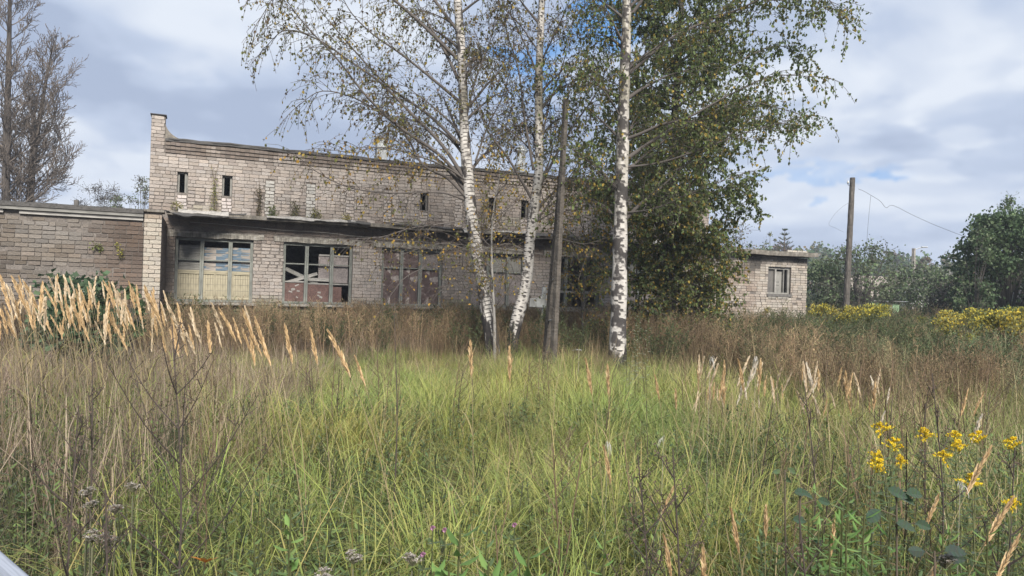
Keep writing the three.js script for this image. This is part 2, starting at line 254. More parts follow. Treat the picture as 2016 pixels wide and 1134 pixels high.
// ---- the main building
const shop = place(thing('brick_workshop', 'long derelict pale brick workshop with boarded windows and small slots under its roof', 'building'));
{
  const W = [[0.55, 2.62], [3.46, 5.5], [6.41, 8.38], [9.33, 11.3], [12.25, 14.2], [15.2, 17.15]], SILL = 1.06, TOP = 2.87, S1 = 18.85;
  const slots = []; for (let i = 0; i < 15; i++) slots.push(0.55 + i * 1.17);
  const openSlot = (i) => [0, 1, 6, 8, 9, 12].includes(i);
  const holes = [...W.map(([a, b]) => [a, b, SILL, TOP]), ...slots.map((s) => [s, s + 0.27, 3.64, 4.71])];
  const wall = mesh('wall', uvMetres(merge([...wallBoxes(-0.15, S1, 0, 5.5, -0.38, -0.012, [...W.map(([a, b]) => [a, b, SILL, TOP]), ...slots.filter((s, i) => openSlot(i)).map((s) => [s, s + 0.27, 4.12, 4.71])]), slab(-0.15, 0.2, 0, 5.5, -9, -0.38), slab(S1 - 0.35, S1, 0, 5.5, -9, -0.38), slab(0.2, S1 - 0.35, 0, 5.5, -9, -8.7)])), M.mortar, shop);
  const pale = [0.435, 0.382, 0.34], dirty = [0.17, 0.135, 0.112], moss = [0.17, 0.16, 0.09];
  const mix3 = (a, b, k) => a.map((q, i) => lerp(q, b[i], k));
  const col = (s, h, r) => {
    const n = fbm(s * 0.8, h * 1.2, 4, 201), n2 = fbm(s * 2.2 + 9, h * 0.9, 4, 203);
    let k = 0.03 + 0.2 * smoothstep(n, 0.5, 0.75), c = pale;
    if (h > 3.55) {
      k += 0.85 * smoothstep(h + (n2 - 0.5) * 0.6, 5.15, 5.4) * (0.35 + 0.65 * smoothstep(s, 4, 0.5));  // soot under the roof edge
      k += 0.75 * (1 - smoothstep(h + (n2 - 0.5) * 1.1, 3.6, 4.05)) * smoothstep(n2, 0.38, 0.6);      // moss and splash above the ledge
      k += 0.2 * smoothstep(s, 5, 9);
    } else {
      k += 0.85 * smoothstep(h + (n2 - 0.5) * 0.45, 2.62, 3.0);                                        // darker brick tone towards the ledge
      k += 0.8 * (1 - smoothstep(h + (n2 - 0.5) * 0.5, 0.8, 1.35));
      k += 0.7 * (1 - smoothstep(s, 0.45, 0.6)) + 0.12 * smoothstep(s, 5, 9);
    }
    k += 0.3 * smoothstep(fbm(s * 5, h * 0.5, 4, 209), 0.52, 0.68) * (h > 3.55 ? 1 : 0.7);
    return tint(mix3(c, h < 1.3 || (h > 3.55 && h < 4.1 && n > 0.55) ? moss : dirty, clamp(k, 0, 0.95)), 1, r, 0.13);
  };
  const rough = (s, h) => { let e = 0; if (s > 2.6 && s < 3.5 && h > 2.1 && h < 2.85) e = 0.9; if (h > 2.85 && h < 3.5) e = Math.max(e, 0.35); if (h > 3.6 && h < 4.3 && fbm(s * 1.3, h * 2, 3, 207) > 0.56) e = Math.max(e, 0.55); if (h < 1.3) e = Math.max(e, 0.3); return e; };
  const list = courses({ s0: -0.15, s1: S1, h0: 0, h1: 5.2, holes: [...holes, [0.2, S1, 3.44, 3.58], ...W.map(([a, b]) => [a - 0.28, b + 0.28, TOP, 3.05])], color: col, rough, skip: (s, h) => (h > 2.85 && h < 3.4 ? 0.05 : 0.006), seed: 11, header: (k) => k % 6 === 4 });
  // infill of the slots, paler and rougher
  slots.forEach((s, i) => { const open = openSlot(i); courses({ s0: s, s1: s + 0.27, h0: 3.66, h1: open ? 4.11 : 4.7, z: 0.002, color: (m, h, r) => tint(i < 2 ? [0.54, 0.48, 0.45] : i < 4 ? [0.50, 0.475, 0.435] : [0.44, 0.385, 0.345], 1, r, 0.16), rough: () => 0.55, seed: 400 + i, header: () => false, out: list }); });
  // stepped header courses of the cornice
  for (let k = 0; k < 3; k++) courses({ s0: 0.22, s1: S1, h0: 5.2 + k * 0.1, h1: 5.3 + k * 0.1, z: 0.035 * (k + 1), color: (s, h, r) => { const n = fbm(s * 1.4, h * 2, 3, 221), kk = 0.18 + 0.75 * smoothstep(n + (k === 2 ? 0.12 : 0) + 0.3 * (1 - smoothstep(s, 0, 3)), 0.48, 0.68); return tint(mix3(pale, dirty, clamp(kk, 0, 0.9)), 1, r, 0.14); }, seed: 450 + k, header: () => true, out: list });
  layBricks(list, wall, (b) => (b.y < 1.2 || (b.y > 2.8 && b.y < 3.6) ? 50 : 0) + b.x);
  for (let k = 0; k < 3; k++) mesh('cornice', uvMetres(slab(0.22, S1, 5.2 + k * 0.1, 5.297 + k * 0.1, -0.02, 0.035 * (k + 1) - 0.014)), M.mortar, shop);
  // end pier that rises over the roof, with its curved shoulder
  const pier = mesh('pier', uvMetres(slab(-0.15, 0.2, 5.5, 6.22, -0.38, -0.012)), M.mortar, shop);
  layBricks(courses({ s0: -0.15, s1: 0.2, h0: 5.2, h1: 6.2, z: 0.006, color: (s, h, r) => tint(mix3(pale, dirty, 0.12 + 0.5 * smoothstep(h, 5.75, 5.3) * r()), 1, r, 0.1), seed: 19 }), pier, (b) => b.x);
  mesh('cap', new RoundedBoxGeometry(0.41, 0.03, 0.46, 2, 0.008).translate(0.025, 6.235, -0.19), M.felt, pier);
  const sh = new THREE.Shape(); sh.moveTo(0.2, 5.5); sh.lineTo(0.2, 6.02); sh.quadraticCurveTo(0.27, 5.68, 0.72, 5.58); sh.lineTo(0.72, 5.5); sh.closePath();
  mesh('shoulder', uvMetres(new THREE.ExtrudeGeometry(sh, { depth: 0.36, bevelEnabled: false }).translate(0, 0, -0.37)), M.concreteDark, pier);
  // roof: a thin felted slab with a wavy edge
  const roof = part('roof', shop);
  { const g = new THREE.BoxGeometry(S1 + 0.1, 0.075, 9.1, 90, 1, 2).translate((S1 + 0.1) / 2 + 0.22, 5.545, -4.4), p = g.attributes.position; for (let i = 0; i < p.count; i++) { const s = p.getX(i); if (p.getZ(i) > -0.5) { p.setZ(i, p.getZ(i) + (fbm(s * 2.2, 0, 3, 231) - 0.5) * 0.07); p.setY(i, p.getY(i) + (fbm(s * 1.3, 4, 4, 233) - 0.5) * 0.07); } } g.computeVertexNormals(); mesh('roofing_felt', uvMetres(g), M.felt, roof); }
  const edge = new MB(); { const pts = []; for (let s = 0.3; s < S1; s += 0.2) pts.push(V3(s, 5.575 + (fbm(s * 1.3, 4, 4, 233) - 0.5) * 0.07, 0.13 + (fbm(s * 2, 1, 3, 239) - 0.5) * 0.05)); edge.tube(pts, pts.map((p, i) => 0.022 + 0.014 * hash(i, 3)), 6, [1, 1, 1]); } mesh('edge_roll', edge.geo(), M.felt, roof);
  // the ledge over the ground floor
  const ledge = part('ledge', shop);
  { const g = new THREE.BoxGeometry(S1 - 0.33, 0.11, 0.46, 120, 1, 4).translate((S1 + 0.33) / 2, 3.51, 0.218), p = g.attributes.position; for (let i = 0; i < p.count; i++) { const s = p.getX(i); if (p.getZ(i) > 0.15) { p.setY(i, p.getY(i) + (fbm(s * 1.1, 2, 4, 241) - 0.5) * 0.11 * p.getZ(i)); p.setZ(i, p.getZ(i) + (fbm(s * 1.8, 7, 4, 243) - 0.5) * 0.16); } } g.computeVertexNormals(); mesh('slab', uvMetres(g), M.concreteDark, ledge); }
  const r = rng(251);
  for (let k = 0; k < 16; k++) {                                      // torn strips of roofing along its edge
    const s = 0.5 + k * 1.15 + r() * 0.4, L = 0.5 + r() * 0.9, g = new THREE.BoxGeometry(L, 0.018, 0.3 + r() * 0.35, 10, 1, 3).translate(s + L / 2, 3.585 + r() * 0.01, 0.34), p = g.attributes.position, sd = k * 9;
    for (let i = 0; i < p.count; i++) { const zz = p.getZ(i); p.setY(i, p.getY(i) + (fbm(p.getX(i) * 2.4, zz * 3, 3, 255 + sd) - 0.4) * 0.09 - Math.max(0, zz - 0.45) * 0.6); }
    g.computeVertexNormals(); mesh('roofing_strip', uvMetres(g), r() < 0.45 ? M.feltPale : M.felt, ledge);
  }
  // sagging sheet between the outbuilding pillar and the ledge
  { const g = new THREE.BoxGeometry(1, 0.016, 1, 14, 1, 8), p = g.attributes.position; for (let i = 0; i < p.count; i++) { const a = p.getX(i) + 0.5, b = p.getZ(i) + 0.5; p.setXYZ(i, 0.36 + a * (0.5 + 1.4 * (1 - b)), 3.36 + 0.12 * (1 - b) + p.getY(i) - Math.sin(a * 3.1) * 0.05 * b + (fbm(a * 4, b * 4, 3, 261) - 0.5) * 0.09, 0.55 + b * 2.2 * (1 - a * 0.8)); } g.computeVertexNormals(); mesh('sagging_sheet', uvMetres(g), M.felt, ledge); }
  // lintels
  W.forEach(([a, b], i) => { const g = new THREE.BoxGeometry(b - a + 0.56, 0.17, 0.3, 24, 3, 2).translate((a + b) / 2, 2.963, -0.115), p = g.attributes.position; for (let j = 0; j < p.count; j++) if (p.getZ(j) > 0) { p.setZ(j, p.getZ(j) + (fbm(p.getX(j) * 4, p.getY(j) * 9, 4, 271) - 0.5) * 0.035); if (p.getY(j) < 2.9) p.setY(j, p.getY(j) + (fbm(p.getX(j) * 5, 1, 3, 273) - 0.35) * 0.06); } g.computeVertexNormals(); mesh('lintel', uvMetres(g), M.concrete, shop); });
  // sagging cable along the wall
  { const pts = []; for (let k = 0; k <= 30; k++) { const f = k / 30; pts.push(V3(0.9 + f * 11, 3.3 - f * 0.35 + (fbm(f * 6, 1, 3, 277) - 0.5) * 0.12, 0.1)); } mesh('cable', new MB().tube(pts, () => 0.009, 5).geo(), M.feltPale, shop); }
  // windows
  const bd = (w, name, mat, x0, x1, y0, y1, z0, z1, rz = 0) => { const L = Math.max(x1 - x0, y1 - y0), g = uvMetres(box(x1 - x0, y1 - y0, z1 - z0)); if (x1 - x0 > y1 - y0) { const u = g.attributes.uv; for (let i = 0; i < u.count; i++) u.setXY(i, u.getY(i) + x0 * 1.7, u.getX(i)); } const m = mesh(name, g, mat, w); m.position.set((x0 + x1) / 2, (y0 + y1) / 2, (z0 + z1) / 2); m.rotation.z = rz; return m; };
  const rr = rng(281);
  W.forEach(([a, b], i) => {
    const w = part('window', shop), m1 = a + (b - a) * (i === 2 ? 0.33 : 0.335), m2 = a + (b - a) * (i === 2 ? 0.64 : 0.70), fz = -0.17, t = 0.075;
    const jamb = (x0, x1, y0, y1) => bd(w, 'frame', M.frame, x0, x1, y0, y1, fz, fz + 0.09);
    jamb(a + 0.003, a + t, SILL + 0.006, TOP - 0.003); jamb(b - t, b - 0.003, SILL + 0.006, TOP - 0.003); jamb(a + t + 0.002, b - t - 0.002, TOP - 0.07, TOP - 0.003); jamb(a + t + 0.002, b - t - 0.002, SILL + 0.006, SILL + 0.07);
    for (const m of [m1, m2]) { const mu = bd(w, 'mullion', M.frame, m - 0.052, m + 0.052, SILL + 0.072, TOP - 0.072, fz, fz + 0.1); mu.rotation.z = (rr() - 0.5) * 0.01; }
    const bays = [[a + t, m1 - 0.052], [m1 + 0.052, m2 - 0.052], [m2 + 0.052, b - t]];
    for (const [x0, x1] of bays) bd(w, 'transom', M.frame, x0 + 0.002, x1 - 0.002, 2.24 + (rr() - 0.5) * 0.02, 2.275, fz + 0.01, fz + 0.055);
    const sill = new RoundedBoxGeometry(b - a + 0.22, 0.07, 0.3, 2, 0.012).translate((a + b) / 2, SILL - 0.042, 0.0); mesh('sill', uvMetres(sill), M.concrete, w);
    const planks = (mat, x0, x1, y0, y1, hgt, z) => { let y = y0; while (y < y1 - 0.02) { const hh = Math.min(hgt * (0.75 + rr() * 0.5), y1 - y); bd(w, 'plank', mat, x0, x1, y + 0.004, y + hh - 0.004, z - 0.02, z - 0.002 + rr() * 0.006); y += hh; } };
    if (i === 0) {
      bays.forEach(([x0, x1], j) => {
        planks(j === 0 ? M.woodGrey : M.blue, x0 - 0.02, x1 + 0.02, 1.93, 2.62 + (j === 1 ? 0.02 : 0.05), 0.17, fz - 0.03);
        const pn = (q0, q1) => { bd(w, 'board', M.yellow, q0, q1, SILL + 0.08, 1.93, fz + 0.02, fz + 0.035); bd(w, 'rail', M.yellow, q0, q1, 1.86, 1.965, fz + 0.037, fz + 0.06); bd(w, 'rail', M.yellow, q0, q1, SILL + 0.08, SILL + 0.16, fz + 0.037, fz + 0.06); };
        pn(x0 + 0.004, x1 - 0.004);
        const st = (q) => bd(w, 'stile', M.yellow, q - 0.03, q + 0.03, SILL + 0.162, 1.858, fz + 0.037, fz + 0.058);
        if (j === 0) st(x0 + 0.035); if (j === 1) { st((x0 + x1) / 2 - 0.01); } if (j === 2) st(x0 + 0.035);
        for (let k = 1; k < 4; k++) bd(w, 'groove', M.woodDark, x0 + 0.07, x1 - 0.01, SILL + 0.16 + k * 0.17, SILL + 0.166 + k * 0.17, fz + 0.03, fz + 0.0365);
      });
    } else if (i === 1) {
      const [A, B, C] = bays;
      bd(w, 'plank', M.woodPale, A[0] - 0.05, A[1] + 0.42, 1.78, 1.87, fz - 0.05, fz - 0.02, 0.32);
      bd(w, 'plank', M.woodGrey, A[0] - 0.02, A[1] + 0.45, 1.84, 1.95, fz - 0.085, fz - 0.06, -0.42);
      bd(w, 'plank', M.woodPale, B[0] + 0.32, B[1] + 0.04, 2.53, 2.575, fz - 0.05, fz - 0.02); bd(w, 'plank', M.woodPale, C[0] - 0.03, C[1], 2.53, 2.57, fz - 0.05, fz - 0.02);
      bd(w, 'plywood', M.ply, B[0] + 0.32, B[1] + 0.05, 1.78, 2.53, fz - 0.07, fz - 0.05); bd(w, 'plywood', M.ply, C[0] - 0.02, C[1] - 0.02, 1.72, 2.53, fz - 0.068, fz - 0.048);
      bd(w, 'plank', M.woodPale, B[0], B[1] + 0.05, 1.76, 1.85, fz - 0.045, fz - 0.02, -0.02);
      bd(w, 'rail', M.woodPale, A[0], A[1], 1.70, 1.745, fz - 0.02, fz + 0.02); bd(w, 'rail', M.woodPale, B[0], C[1], 1.66, 1.70, fz - 0.03, fz - 0.003);
      bd(w, 'hardboard', M.maroon, A[0], A[1], SILL + 0.07, 1.70, fz - 0.03, fz - 0.012); bd(w, 'hardboard', M.maroon, B[0], B[1], SILL + 0.07, 1.66, fz - 0.03, fz - 0.012); bd(w, 'hardboard', M.maroon, C[0], C[1] - 0.2, SILL + 0.07, 1.6, fz - 0.04, fz - 0.02);
      for (let k = 0; k < 9; k++) { const x = k < 6 ? lerp(A[0] + 0.06, A[1] - 0.05, rr()) : lerp(B[0] + 0.05, B[1] - 0.2, rr()), y = 1.2 + rr() * 0.42; bd(w, 'torn_paper', M.woodPale, x, x + 0.05 + rr() * 0.1, y, y + 0.03 + rr() * 0.03, fz - 0.011, fz - 0.008, (rr() - 0.5)); }
    } else if (i === 4) {
      bd(w, 'rail', M.woodPale, a + 0.08, b - 0.08, 1.62, 1.7, fz + 0.092, fz + 0.12);
      bd(w, 'plywood', M.woodDark, bays[0][0], bays[0][1], 1.7, 2.24, fz - 0.05, fz - 0.03);
    } else {
      bays.forEach(([x0, x1], j) => { bd(w, 'hardboard', i === 2 ? M.red : M.ply, x0, x1, SILL + 0.07, 2.24, fz - 0.03, fz - 0.012); bd(w, 'hardboard', i === 2 ? (j === 2 ? M.ply : M.red) : M.woodGrey, x0, x1, 2.275, TOP - 0.08, fz - 0.035, fz - 0.015); });
    }
  });
  // slot reveals and the two old slot frames that are left
  slots.forEach((s, i) => { if (!openSlot(i)) return; const f = part('slot_window', shop); for (const [x0, x1, y0, y1] of [[s + 0.003, s + 0.055, 4.125, 4.705], [s + 0.215, s + 0.267, 4.125, 4.705], [s + 0.057, s + 0.213, 4.655, 4.705]]) bd(f, 'frame', i < 2 ? M.woodGrey : M.woodDark, x0, x1, y0, y1, -0.16, -0.1); if (i === 0) bd(f, 'shutter', M.woodGrey, s + 0.19, s + 0.235, 4.0, 4.65, -0.09, -0.05); });
  mesh('interior_floor', uvMetres(slab(0.2, S1 - 0.35, 0.002, 0.08, -8.7, -0.38)), M.inside, shop);
  mesh('interior_ceiling', uvMetres(slab(0.2, S1 - 0.35, 3.35, 3.42, -8.7, -0.38)), M.inside, shop);
}

// ---- the outbuilding on the left, one bay nearer
const wing = place(thing('brick_outbuilding', 'low dark brick outbuilding with plank eaves and a pale corner pillar at far left', 'building'));
{
  const Z = 3.2, S0 = -9;
  const wall = mesh('wall', uvMetres(merge([slab(S0, -0.06, 0, 3.06, Z - 0.38, Z - 0.012), slab(-0.06, 0.318, 0, 3.2, 0.01, Z - 0.4), slab(S0, -0.16, 0, 3.06, -4, -3.7)])), M.mortar, wing);
  const dark = [0.175, 0.142, 0.112], red = [0.165, 0.115, 0.088], grey = [0.225, 0.2, 0.175];
  const col = (s, h, r) => { const n = fbm(s * 0.9 + 40, h * 1.1, 4, 301), m = fbm(s * 0.7, h * 0.9 + 7, 4, 305), k = smoothstep(n, 0.4, 0.65), q = smoothstep(s, -1.7, -0.5); let c = dark.map((x, i) => lerp(lerp(x, grey[i], k), red[i], q * 0.7)); const wet = 1 - 0.35 * smoothstep(m, 0.5, 0.7) - 0.15 * (1 - smoothstep(h, 0.9, 1.6)); return tint(c, wet, r, 0.16); };
  const rough = (s, h) => { const n = fbm(s * 1.2, h * 3, 3, 311); if (h > 2.6 && s < -0.9 && n > 0.4) return 0.8; if (h > 1.75 && h < 2.05 && s < -0.5) return 0.75; return h < 1.7 ? 0.35 : 0.06; };
  const list = courses({ s0: S0, s1: -0.06, h0: 0, h1: 3.0, z: Z, color: col, rough, skip: (s, h) => (h > 1.8 && h < 1.95 && s < -0.8 ? 0.45 : h > 2.65 && s < -1 ? 0.14 : 0.01), seed: 21 });
  layBricks(list, wall, (b) => (b.y < 1.0 ? 20 : 0) + (b.x < -3.4 ? 40 : 0) - b.x * 0.5 + Math.abs(b.y - 2) * 1.2);
  // the side of the pillar bay, in shade
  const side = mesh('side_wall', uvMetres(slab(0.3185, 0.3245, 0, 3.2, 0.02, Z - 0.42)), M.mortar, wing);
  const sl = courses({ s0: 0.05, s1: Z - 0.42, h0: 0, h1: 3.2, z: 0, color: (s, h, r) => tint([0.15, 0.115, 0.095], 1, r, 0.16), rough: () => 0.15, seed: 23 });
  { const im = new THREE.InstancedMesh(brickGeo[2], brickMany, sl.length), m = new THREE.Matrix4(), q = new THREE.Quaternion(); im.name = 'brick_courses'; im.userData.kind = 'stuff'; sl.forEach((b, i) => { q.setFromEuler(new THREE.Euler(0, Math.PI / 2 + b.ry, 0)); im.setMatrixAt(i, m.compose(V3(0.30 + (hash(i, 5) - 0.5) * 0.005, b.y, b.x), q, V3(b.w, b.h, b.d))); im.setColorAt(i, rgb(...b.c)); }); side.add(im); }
  const pil = mesh('pillar', uvMetres(slab(-0.052, 0.315, 0, 3.25, Z - 0.39, Z - 0.008)), M.mortar, wing);
  const pl = courses({ s0: -0.058, s1: 0.325, h0: 0, h1: 3.2, z: Z + 0.012, color: (s, h, r) => { const k = (h > 3.05 || h < 1.3 ? 0.45 : 0) + (r() < 0.12 ? 0.2 : 0); return tint([0.44, 0.39, 0.325].map((q, i) => lerp(q, [0.25, 0.18, 0.13][i], k)), 1, r, 0.08); }, seed: 25 });
  layBricks(pl, pil, (b) => -b.y);
  mesh('pillar_cap', uvMetres(new RoundedBoxGeometry(0.46, 0.06, 0.5, 2, 0.012).translate(0.14, 3.285, Z - 0.18)), M.concreteDark, wing);
  const rf = part('roof', wing);
  mesh('roof_slab', uvMetres(slab(S0, -0.07, 3.2, 3.3, -4, Z + 0.14)), M.felt, rf);
  const eave = (x0, x1, y0, y1, z0, z1, m) => { const g = box(x1 - x0, y1 - y0, z1 - z0); uvMetres(g); const u = g.attributes.uv; for (let i = 0; i < u.count; i++) u.setXY(i, u.getY(i), u.getX(i)); const b = mesh('eaves_plank', g, m, rf); b.position.set((x0 + x1) / 2, (y0 + y1) / 2, (z0 + z1) / 2); return b; };
  eave(S0, -0.07, 3.125, 3.198, Z + 0.06, Z + 0.115, M.woodGrey); eave(-2.55, -0.075, 3.04, 3.118, Z + 0.02, Z + 0.06, M.woodPale); eave(-5.5, -2.85, 3.045, 3.12, Z + 0.02, Z + 0.06, M.woodPale); eave(S0, -0.075, 3.06, 3.2, Z - 0.2, Z + 0.015, M.woodDark);
  mesh('vent_stub', new THREE.CylinderGeometry(0.06, 0.06, 0.35, 10).translate(-1.75, 3.45, 1.0), M.woodDark, rf);
}

// ---- the annex on the right
const annex = place(thing('brick_annex', 'low pale brick annex with one small boarded window at the right end of the workshop', 'building'));
{
  const S0 = 18.9, S1 = 23.8, hole = [21.78, 22.95, 1.83, 2.9];
  const wall = mesh('wall', uvMetres(merge([...wallBoxes(S0, S1, 0, 3.3, -0.36, -0.012, [hole]), slab(S0, S0 + 0.3, 0, 3.3, -5, -0.36), slab(S1 - 0.3, S1 - 0.004, 0, 3.3, -5, -0.36), slab(S0 + 0.3, S1 - 0.3, 0, 3.3, -5, -4.7)])), M.mortar, annex);
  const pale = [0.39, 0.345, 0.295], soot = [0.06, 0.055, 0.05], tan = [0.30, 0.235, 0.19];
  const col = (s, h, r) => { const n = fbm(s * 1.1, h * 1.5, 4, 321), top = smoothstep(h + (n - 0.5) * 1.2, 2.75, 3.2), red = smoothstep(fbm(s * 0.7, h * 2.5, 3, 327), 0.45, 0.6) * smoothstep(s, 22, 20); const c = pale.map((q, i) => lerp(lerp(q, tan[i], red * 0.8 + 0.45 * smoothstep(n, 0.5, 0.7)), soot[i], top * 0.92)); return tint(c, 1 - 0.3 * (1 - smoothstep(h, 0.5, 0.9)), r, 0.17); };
  const list = courses({ s0: S0, s1: S1, h0: 0, h1: 3.3, holes: [hole], color: col, rough: (s, h) => (fbm(s * 2, h * 2, 3, 331) > 0.58 ? 0.6 : 0.12), skip: () => 0.012, seed: 31 });
  layBricks(list, wall, (b) => (b.y < 0.9 ? 10 : 0) + (23.8 - b.x));
  const rf = part('roof', annex);
  { const g = new THREE.BoxGeometry(S1 - S0 + 0.28, 0.17, 5.3, 40, 1, 2).translate((S0 + S1) / 2 + 0.1, 3.42, -2.3), p = g.attributes.position; for (let i = 0; i < p.count; i++) { p.setY(i, p.getY(i) + (fbm(p.getX(i) * 2, 3, 3, 337) - 0.5) * 0.06); if (p.getZ(i) > 0) p.setZ(i, p.getZ(i) + (fbm(p.getX(i) * 3, 5, 3, 339) - 0.5) * 0.06); } g.computeVertexNormals(); mesh('roof_slab', uvMetres(g), M.concreteDark, rf); }
  const par = mesh('parapet', uvMetres(slab(S1 - 1.0, S1 - 0.02, 3.52, 3.6, -0.2, -0.03)), M.mortar, annex);
  layBricks(courses({ s0: S1 - 1.05, s1: S1, h0: 3.5, h1: 3.62, z: -0.02, color: (s, h, r) => tint([0.47, 0.43, 0.37], 1, r, 0.1), rough: () => 0.3, seed: 33 }), par, (b) => b.x);
  const w = part('window', annex), bd = (n, m, x0, x1, y0, y1, z0, z1) => { const b = mesh(n, uvMetres(box(x1 - x0, y1 - y0, z1 - z0)), m, w); b.position.set((x0 + x1) / 2, (y0 + y1) / 2, (z0 + z1) / 2); return b; };
  const [a, b, c, d] = hole;
  for (const q of [[a + 0.003, a + 0.06, c + 0.003, d - 0.003], [b - 0.1, b - 0.003, c + 0.003, d - 0.003], [a + 0.062, b - 0.102, d - 0.09, d - 0.003], [a + 0.062, b - 0.102, c + 0.003, c + 0.06]]) bd('frame', M.woodGrey, ...q, -0.16, -0.08);
  bd('mullion', M.woodPale, a + 0.42, a + 0.49, c + 0.062, d - 0.092, -0.16, -0.075); bd('mullion', M.woodGrey, a + 0.86, a + 0.9, c + 0.062, d - 0.092, -0.15, -0.085);
  bd('board', M.woodDark, a + 0.062, a + 0.418, c + 0.062, d - 0.092, -0.2, -0.17); bd('board', M.woodGrey, a + 0.492, a + 0.858, c + 0.062, d - 0.17, -0.21, -0.18);
  for (const [x, y] of [[0.56, 0.33], [0.56, 0.46], [0.66, 0.33], [0.66, 0.46]]) bd('nail_hole', M.felt, a + x, a + x + 0.05, c + y, c + y + 0.035, -0.179, -0.174);
  bd('sill', M.woodDark, a - 0.05, b + 0.03, c - 0.1, c - 0.003, -0.14, 0.05); bd('sill_stone', M.concrete, a + 0.02, a + 0.42, c - 0.19, c - 0.105, -0.05, 0.03); bd('sill_stone', M.concrete, a + 0.5, a + 1.05, c - 0.19, c - 0.105, -0.05, 0.03);
}

// ---- ducts on the roof
{
  const d = thing('roof_duct', 'square grey sheet metal duct on the workshop roof left of the birches', 'roof duct', fac(6.55, 5.55, -1.2).toArray(), TH);
  mesh('shaft', uvMetres(new RoundedBoxGeometry(0.34, 0.95, 0.34, 2, 0.02).translate(0, 0.44, 0)), M.zinc, d); mesh('cap', uvMetres(new RoundedBoxGeometry(0.42, 0.05, 0.42, 2, 0.015).translate(0, 0.94, 0)), M.zinc, d); mesh('flange', uvMetres(box(0.4, 0.04, 0.4, 0, 0.6, 0)), M.zinc, d);
  const v = thing('roof_vent', 'round galvanised vent pipe with collar on the roof behind the leaning birch', 'roof vent', fac(11.55, 5.55, -1.2).toArray(), TH);
  mesh('pipe', new THREE.LatheGeometry([[0.18, 0], [0.18, 0.5], [0.2, 0.52], [0.2, 0.6], [0.16, 0.63], [0.16, 0.95], [0.24, 1.02], [0.24, 1.06], [0.13, 1.2], [0.02, 1.26]].map(([x, y]) => new THREE.Vector2(x, y)), 20), M.zinc, v); mesh('collar', new THREE.TorusGeometry(0.185, 0.02, 8, 24).rotateX(Math.PI / 2).translate(0, 0.3, 0), M.zinc, v);
}

// ---------------------------------------------------------------- trees
// birch bark, 9 m of trunk: white with dark lenticels, branch scars, and a black furrowed foot
const birchPix = (seed, foot) => (u, v) => {
  const h = v * 9, a = u * 8, du = (n) => fbm(a + n, h * 5, 4, seed);
  let c = [0.70, 0.68, 0.655].map((q) => q * (0.86 + 0.24 * fbm(u * 14, h * 9, 3, seed + 3, 14)));
  const len = noise2(u * 9 + 3, h * 26, seed + 5, 9), thin = noise2(u * 5, h * 55, seed + 6, 5); let k = smoothstep(len, 0.70, 0.80) * 0.75 + smoothstep(thin, 0.74, 0.86) * 0.6;
  const band = fbm(u * 3, h * 2.1, 4, seed + 9, 3), rough = fbm(u * 12, h * 12, 3, seed + 11, 12); k = Math.max(k, smoothstep(band + (rough - 0.5) * 0.34, 0.55, 0.70) * 0.9);
  const f = 1 - smoothstep(h, foot * 0.35, foot), cr = fbm(u * 18, h * 2.6, 4, seed + 13, 18); k = Math.max(k, smoothstep(cr + (f - 0.5) * 0.55, 0.42, 0.56) * Math.min(1, f * 2.2));
  const green = smoothstep(fbm(u * 4, h * 1.3, 3, seed + 15, 4), 0.52, 0.7) * 0.45 * smoothstep(h, 3, 6);
  c = c.map((q, i) => lerp(q, q * [0.55, 0.53, 0.42][i], green));
  const dk = [0.17, 0.155, 0.15]; return c.map((q, i) => lerp(q, dk[i] * (0.6 + 0.8 * rough), clamp(k, 0, 1)));
};
const birchBark = [0, 1, 2].map((i) => { const t = tex(256, 2048, birchPix(500 + i * 40, [1.9, 1.4, 0.85][i])); t.repeat.set(1, 1 / 9); const b = tex(128, 1024, (u, v) => 1 - birchPix(500 + i * 40, [1.9, 1.4, 0.85][i])(u, v)[0], false); b.repeat.set(1, 1 / 9); return std({ map: t, bumpMap: b, bumpScale: -0.012, roughness: 0.85 }); });
const barkTex = tex(256, 512, (u, v) => { const a = fbm(u * 22, v * 5, 4, 611, 0), b = fbm(u * 5, v * 4, 3, 613); return 0.45 + 0.6 * a * (0.6 + b * 0.6); });
const bark = (r, g, b) => std({ color: rgb(r, g, b), map: barkTex, bumpMap: barkTex, bumpScale: 0.02, roughness: 0.95 });
const barkDark = bark(0.10, 0.085, 0.075), barkGrey = bark(0.17, 0.15, 0.13), barkBare = bark(0.125, 0.105, 0.09), barkPale = bark(0.50, 0.47, 0.43);

const leafUnit = new MB().leaf(V3(0, 0, 0), V3(0, 1, 0), V3(1, 0, 0), 1, 0.78, [1, 1, 1], 0.2).geo();
const quadLeaf = (() => { const m = new MB(); m.leaf(V3(0, 0, 0), V3(0, 1, 0), V3(1, 0, 0), 1, 0.9, [1, 1, 1], 0.15); const g = m.geo(); g.setIndex([0, 2, 1, 1, 2, 5]); return g; })();
function leafField(name, leaves, parent, geo = leafUnit, mat = LEAF) {
  const im = new THREE.InstancedMesh(geo, mat, leaves.length), m = new THREE.Matrix4(), q = new THREE.Quaternion(), e = new THREE.Euler(), S = V3();
  leaves.forEach((l, i) => { e.set(l.rx, l.ry, l.rz); q.setFromEuler(e); S.set(l.s, l.s, l.s); im.setMatrixAt(i, m.compose(l.p, q, S)); im.setColorAt(i, rgb(...l.c)); });
  im.name = name; im.castShadow = im.receiveShadow = true; tag(im, null, null, null, 'stuff'); parent.add(im); return im;
}
const pick = (list, r) => { const c = list[Math.floor(r() * list.length)], f = 0.75 + r() * 0.5; return [c[0] * f, c[1] * f, c[2] * f]; };
const UP = V3(0, 1, 0);
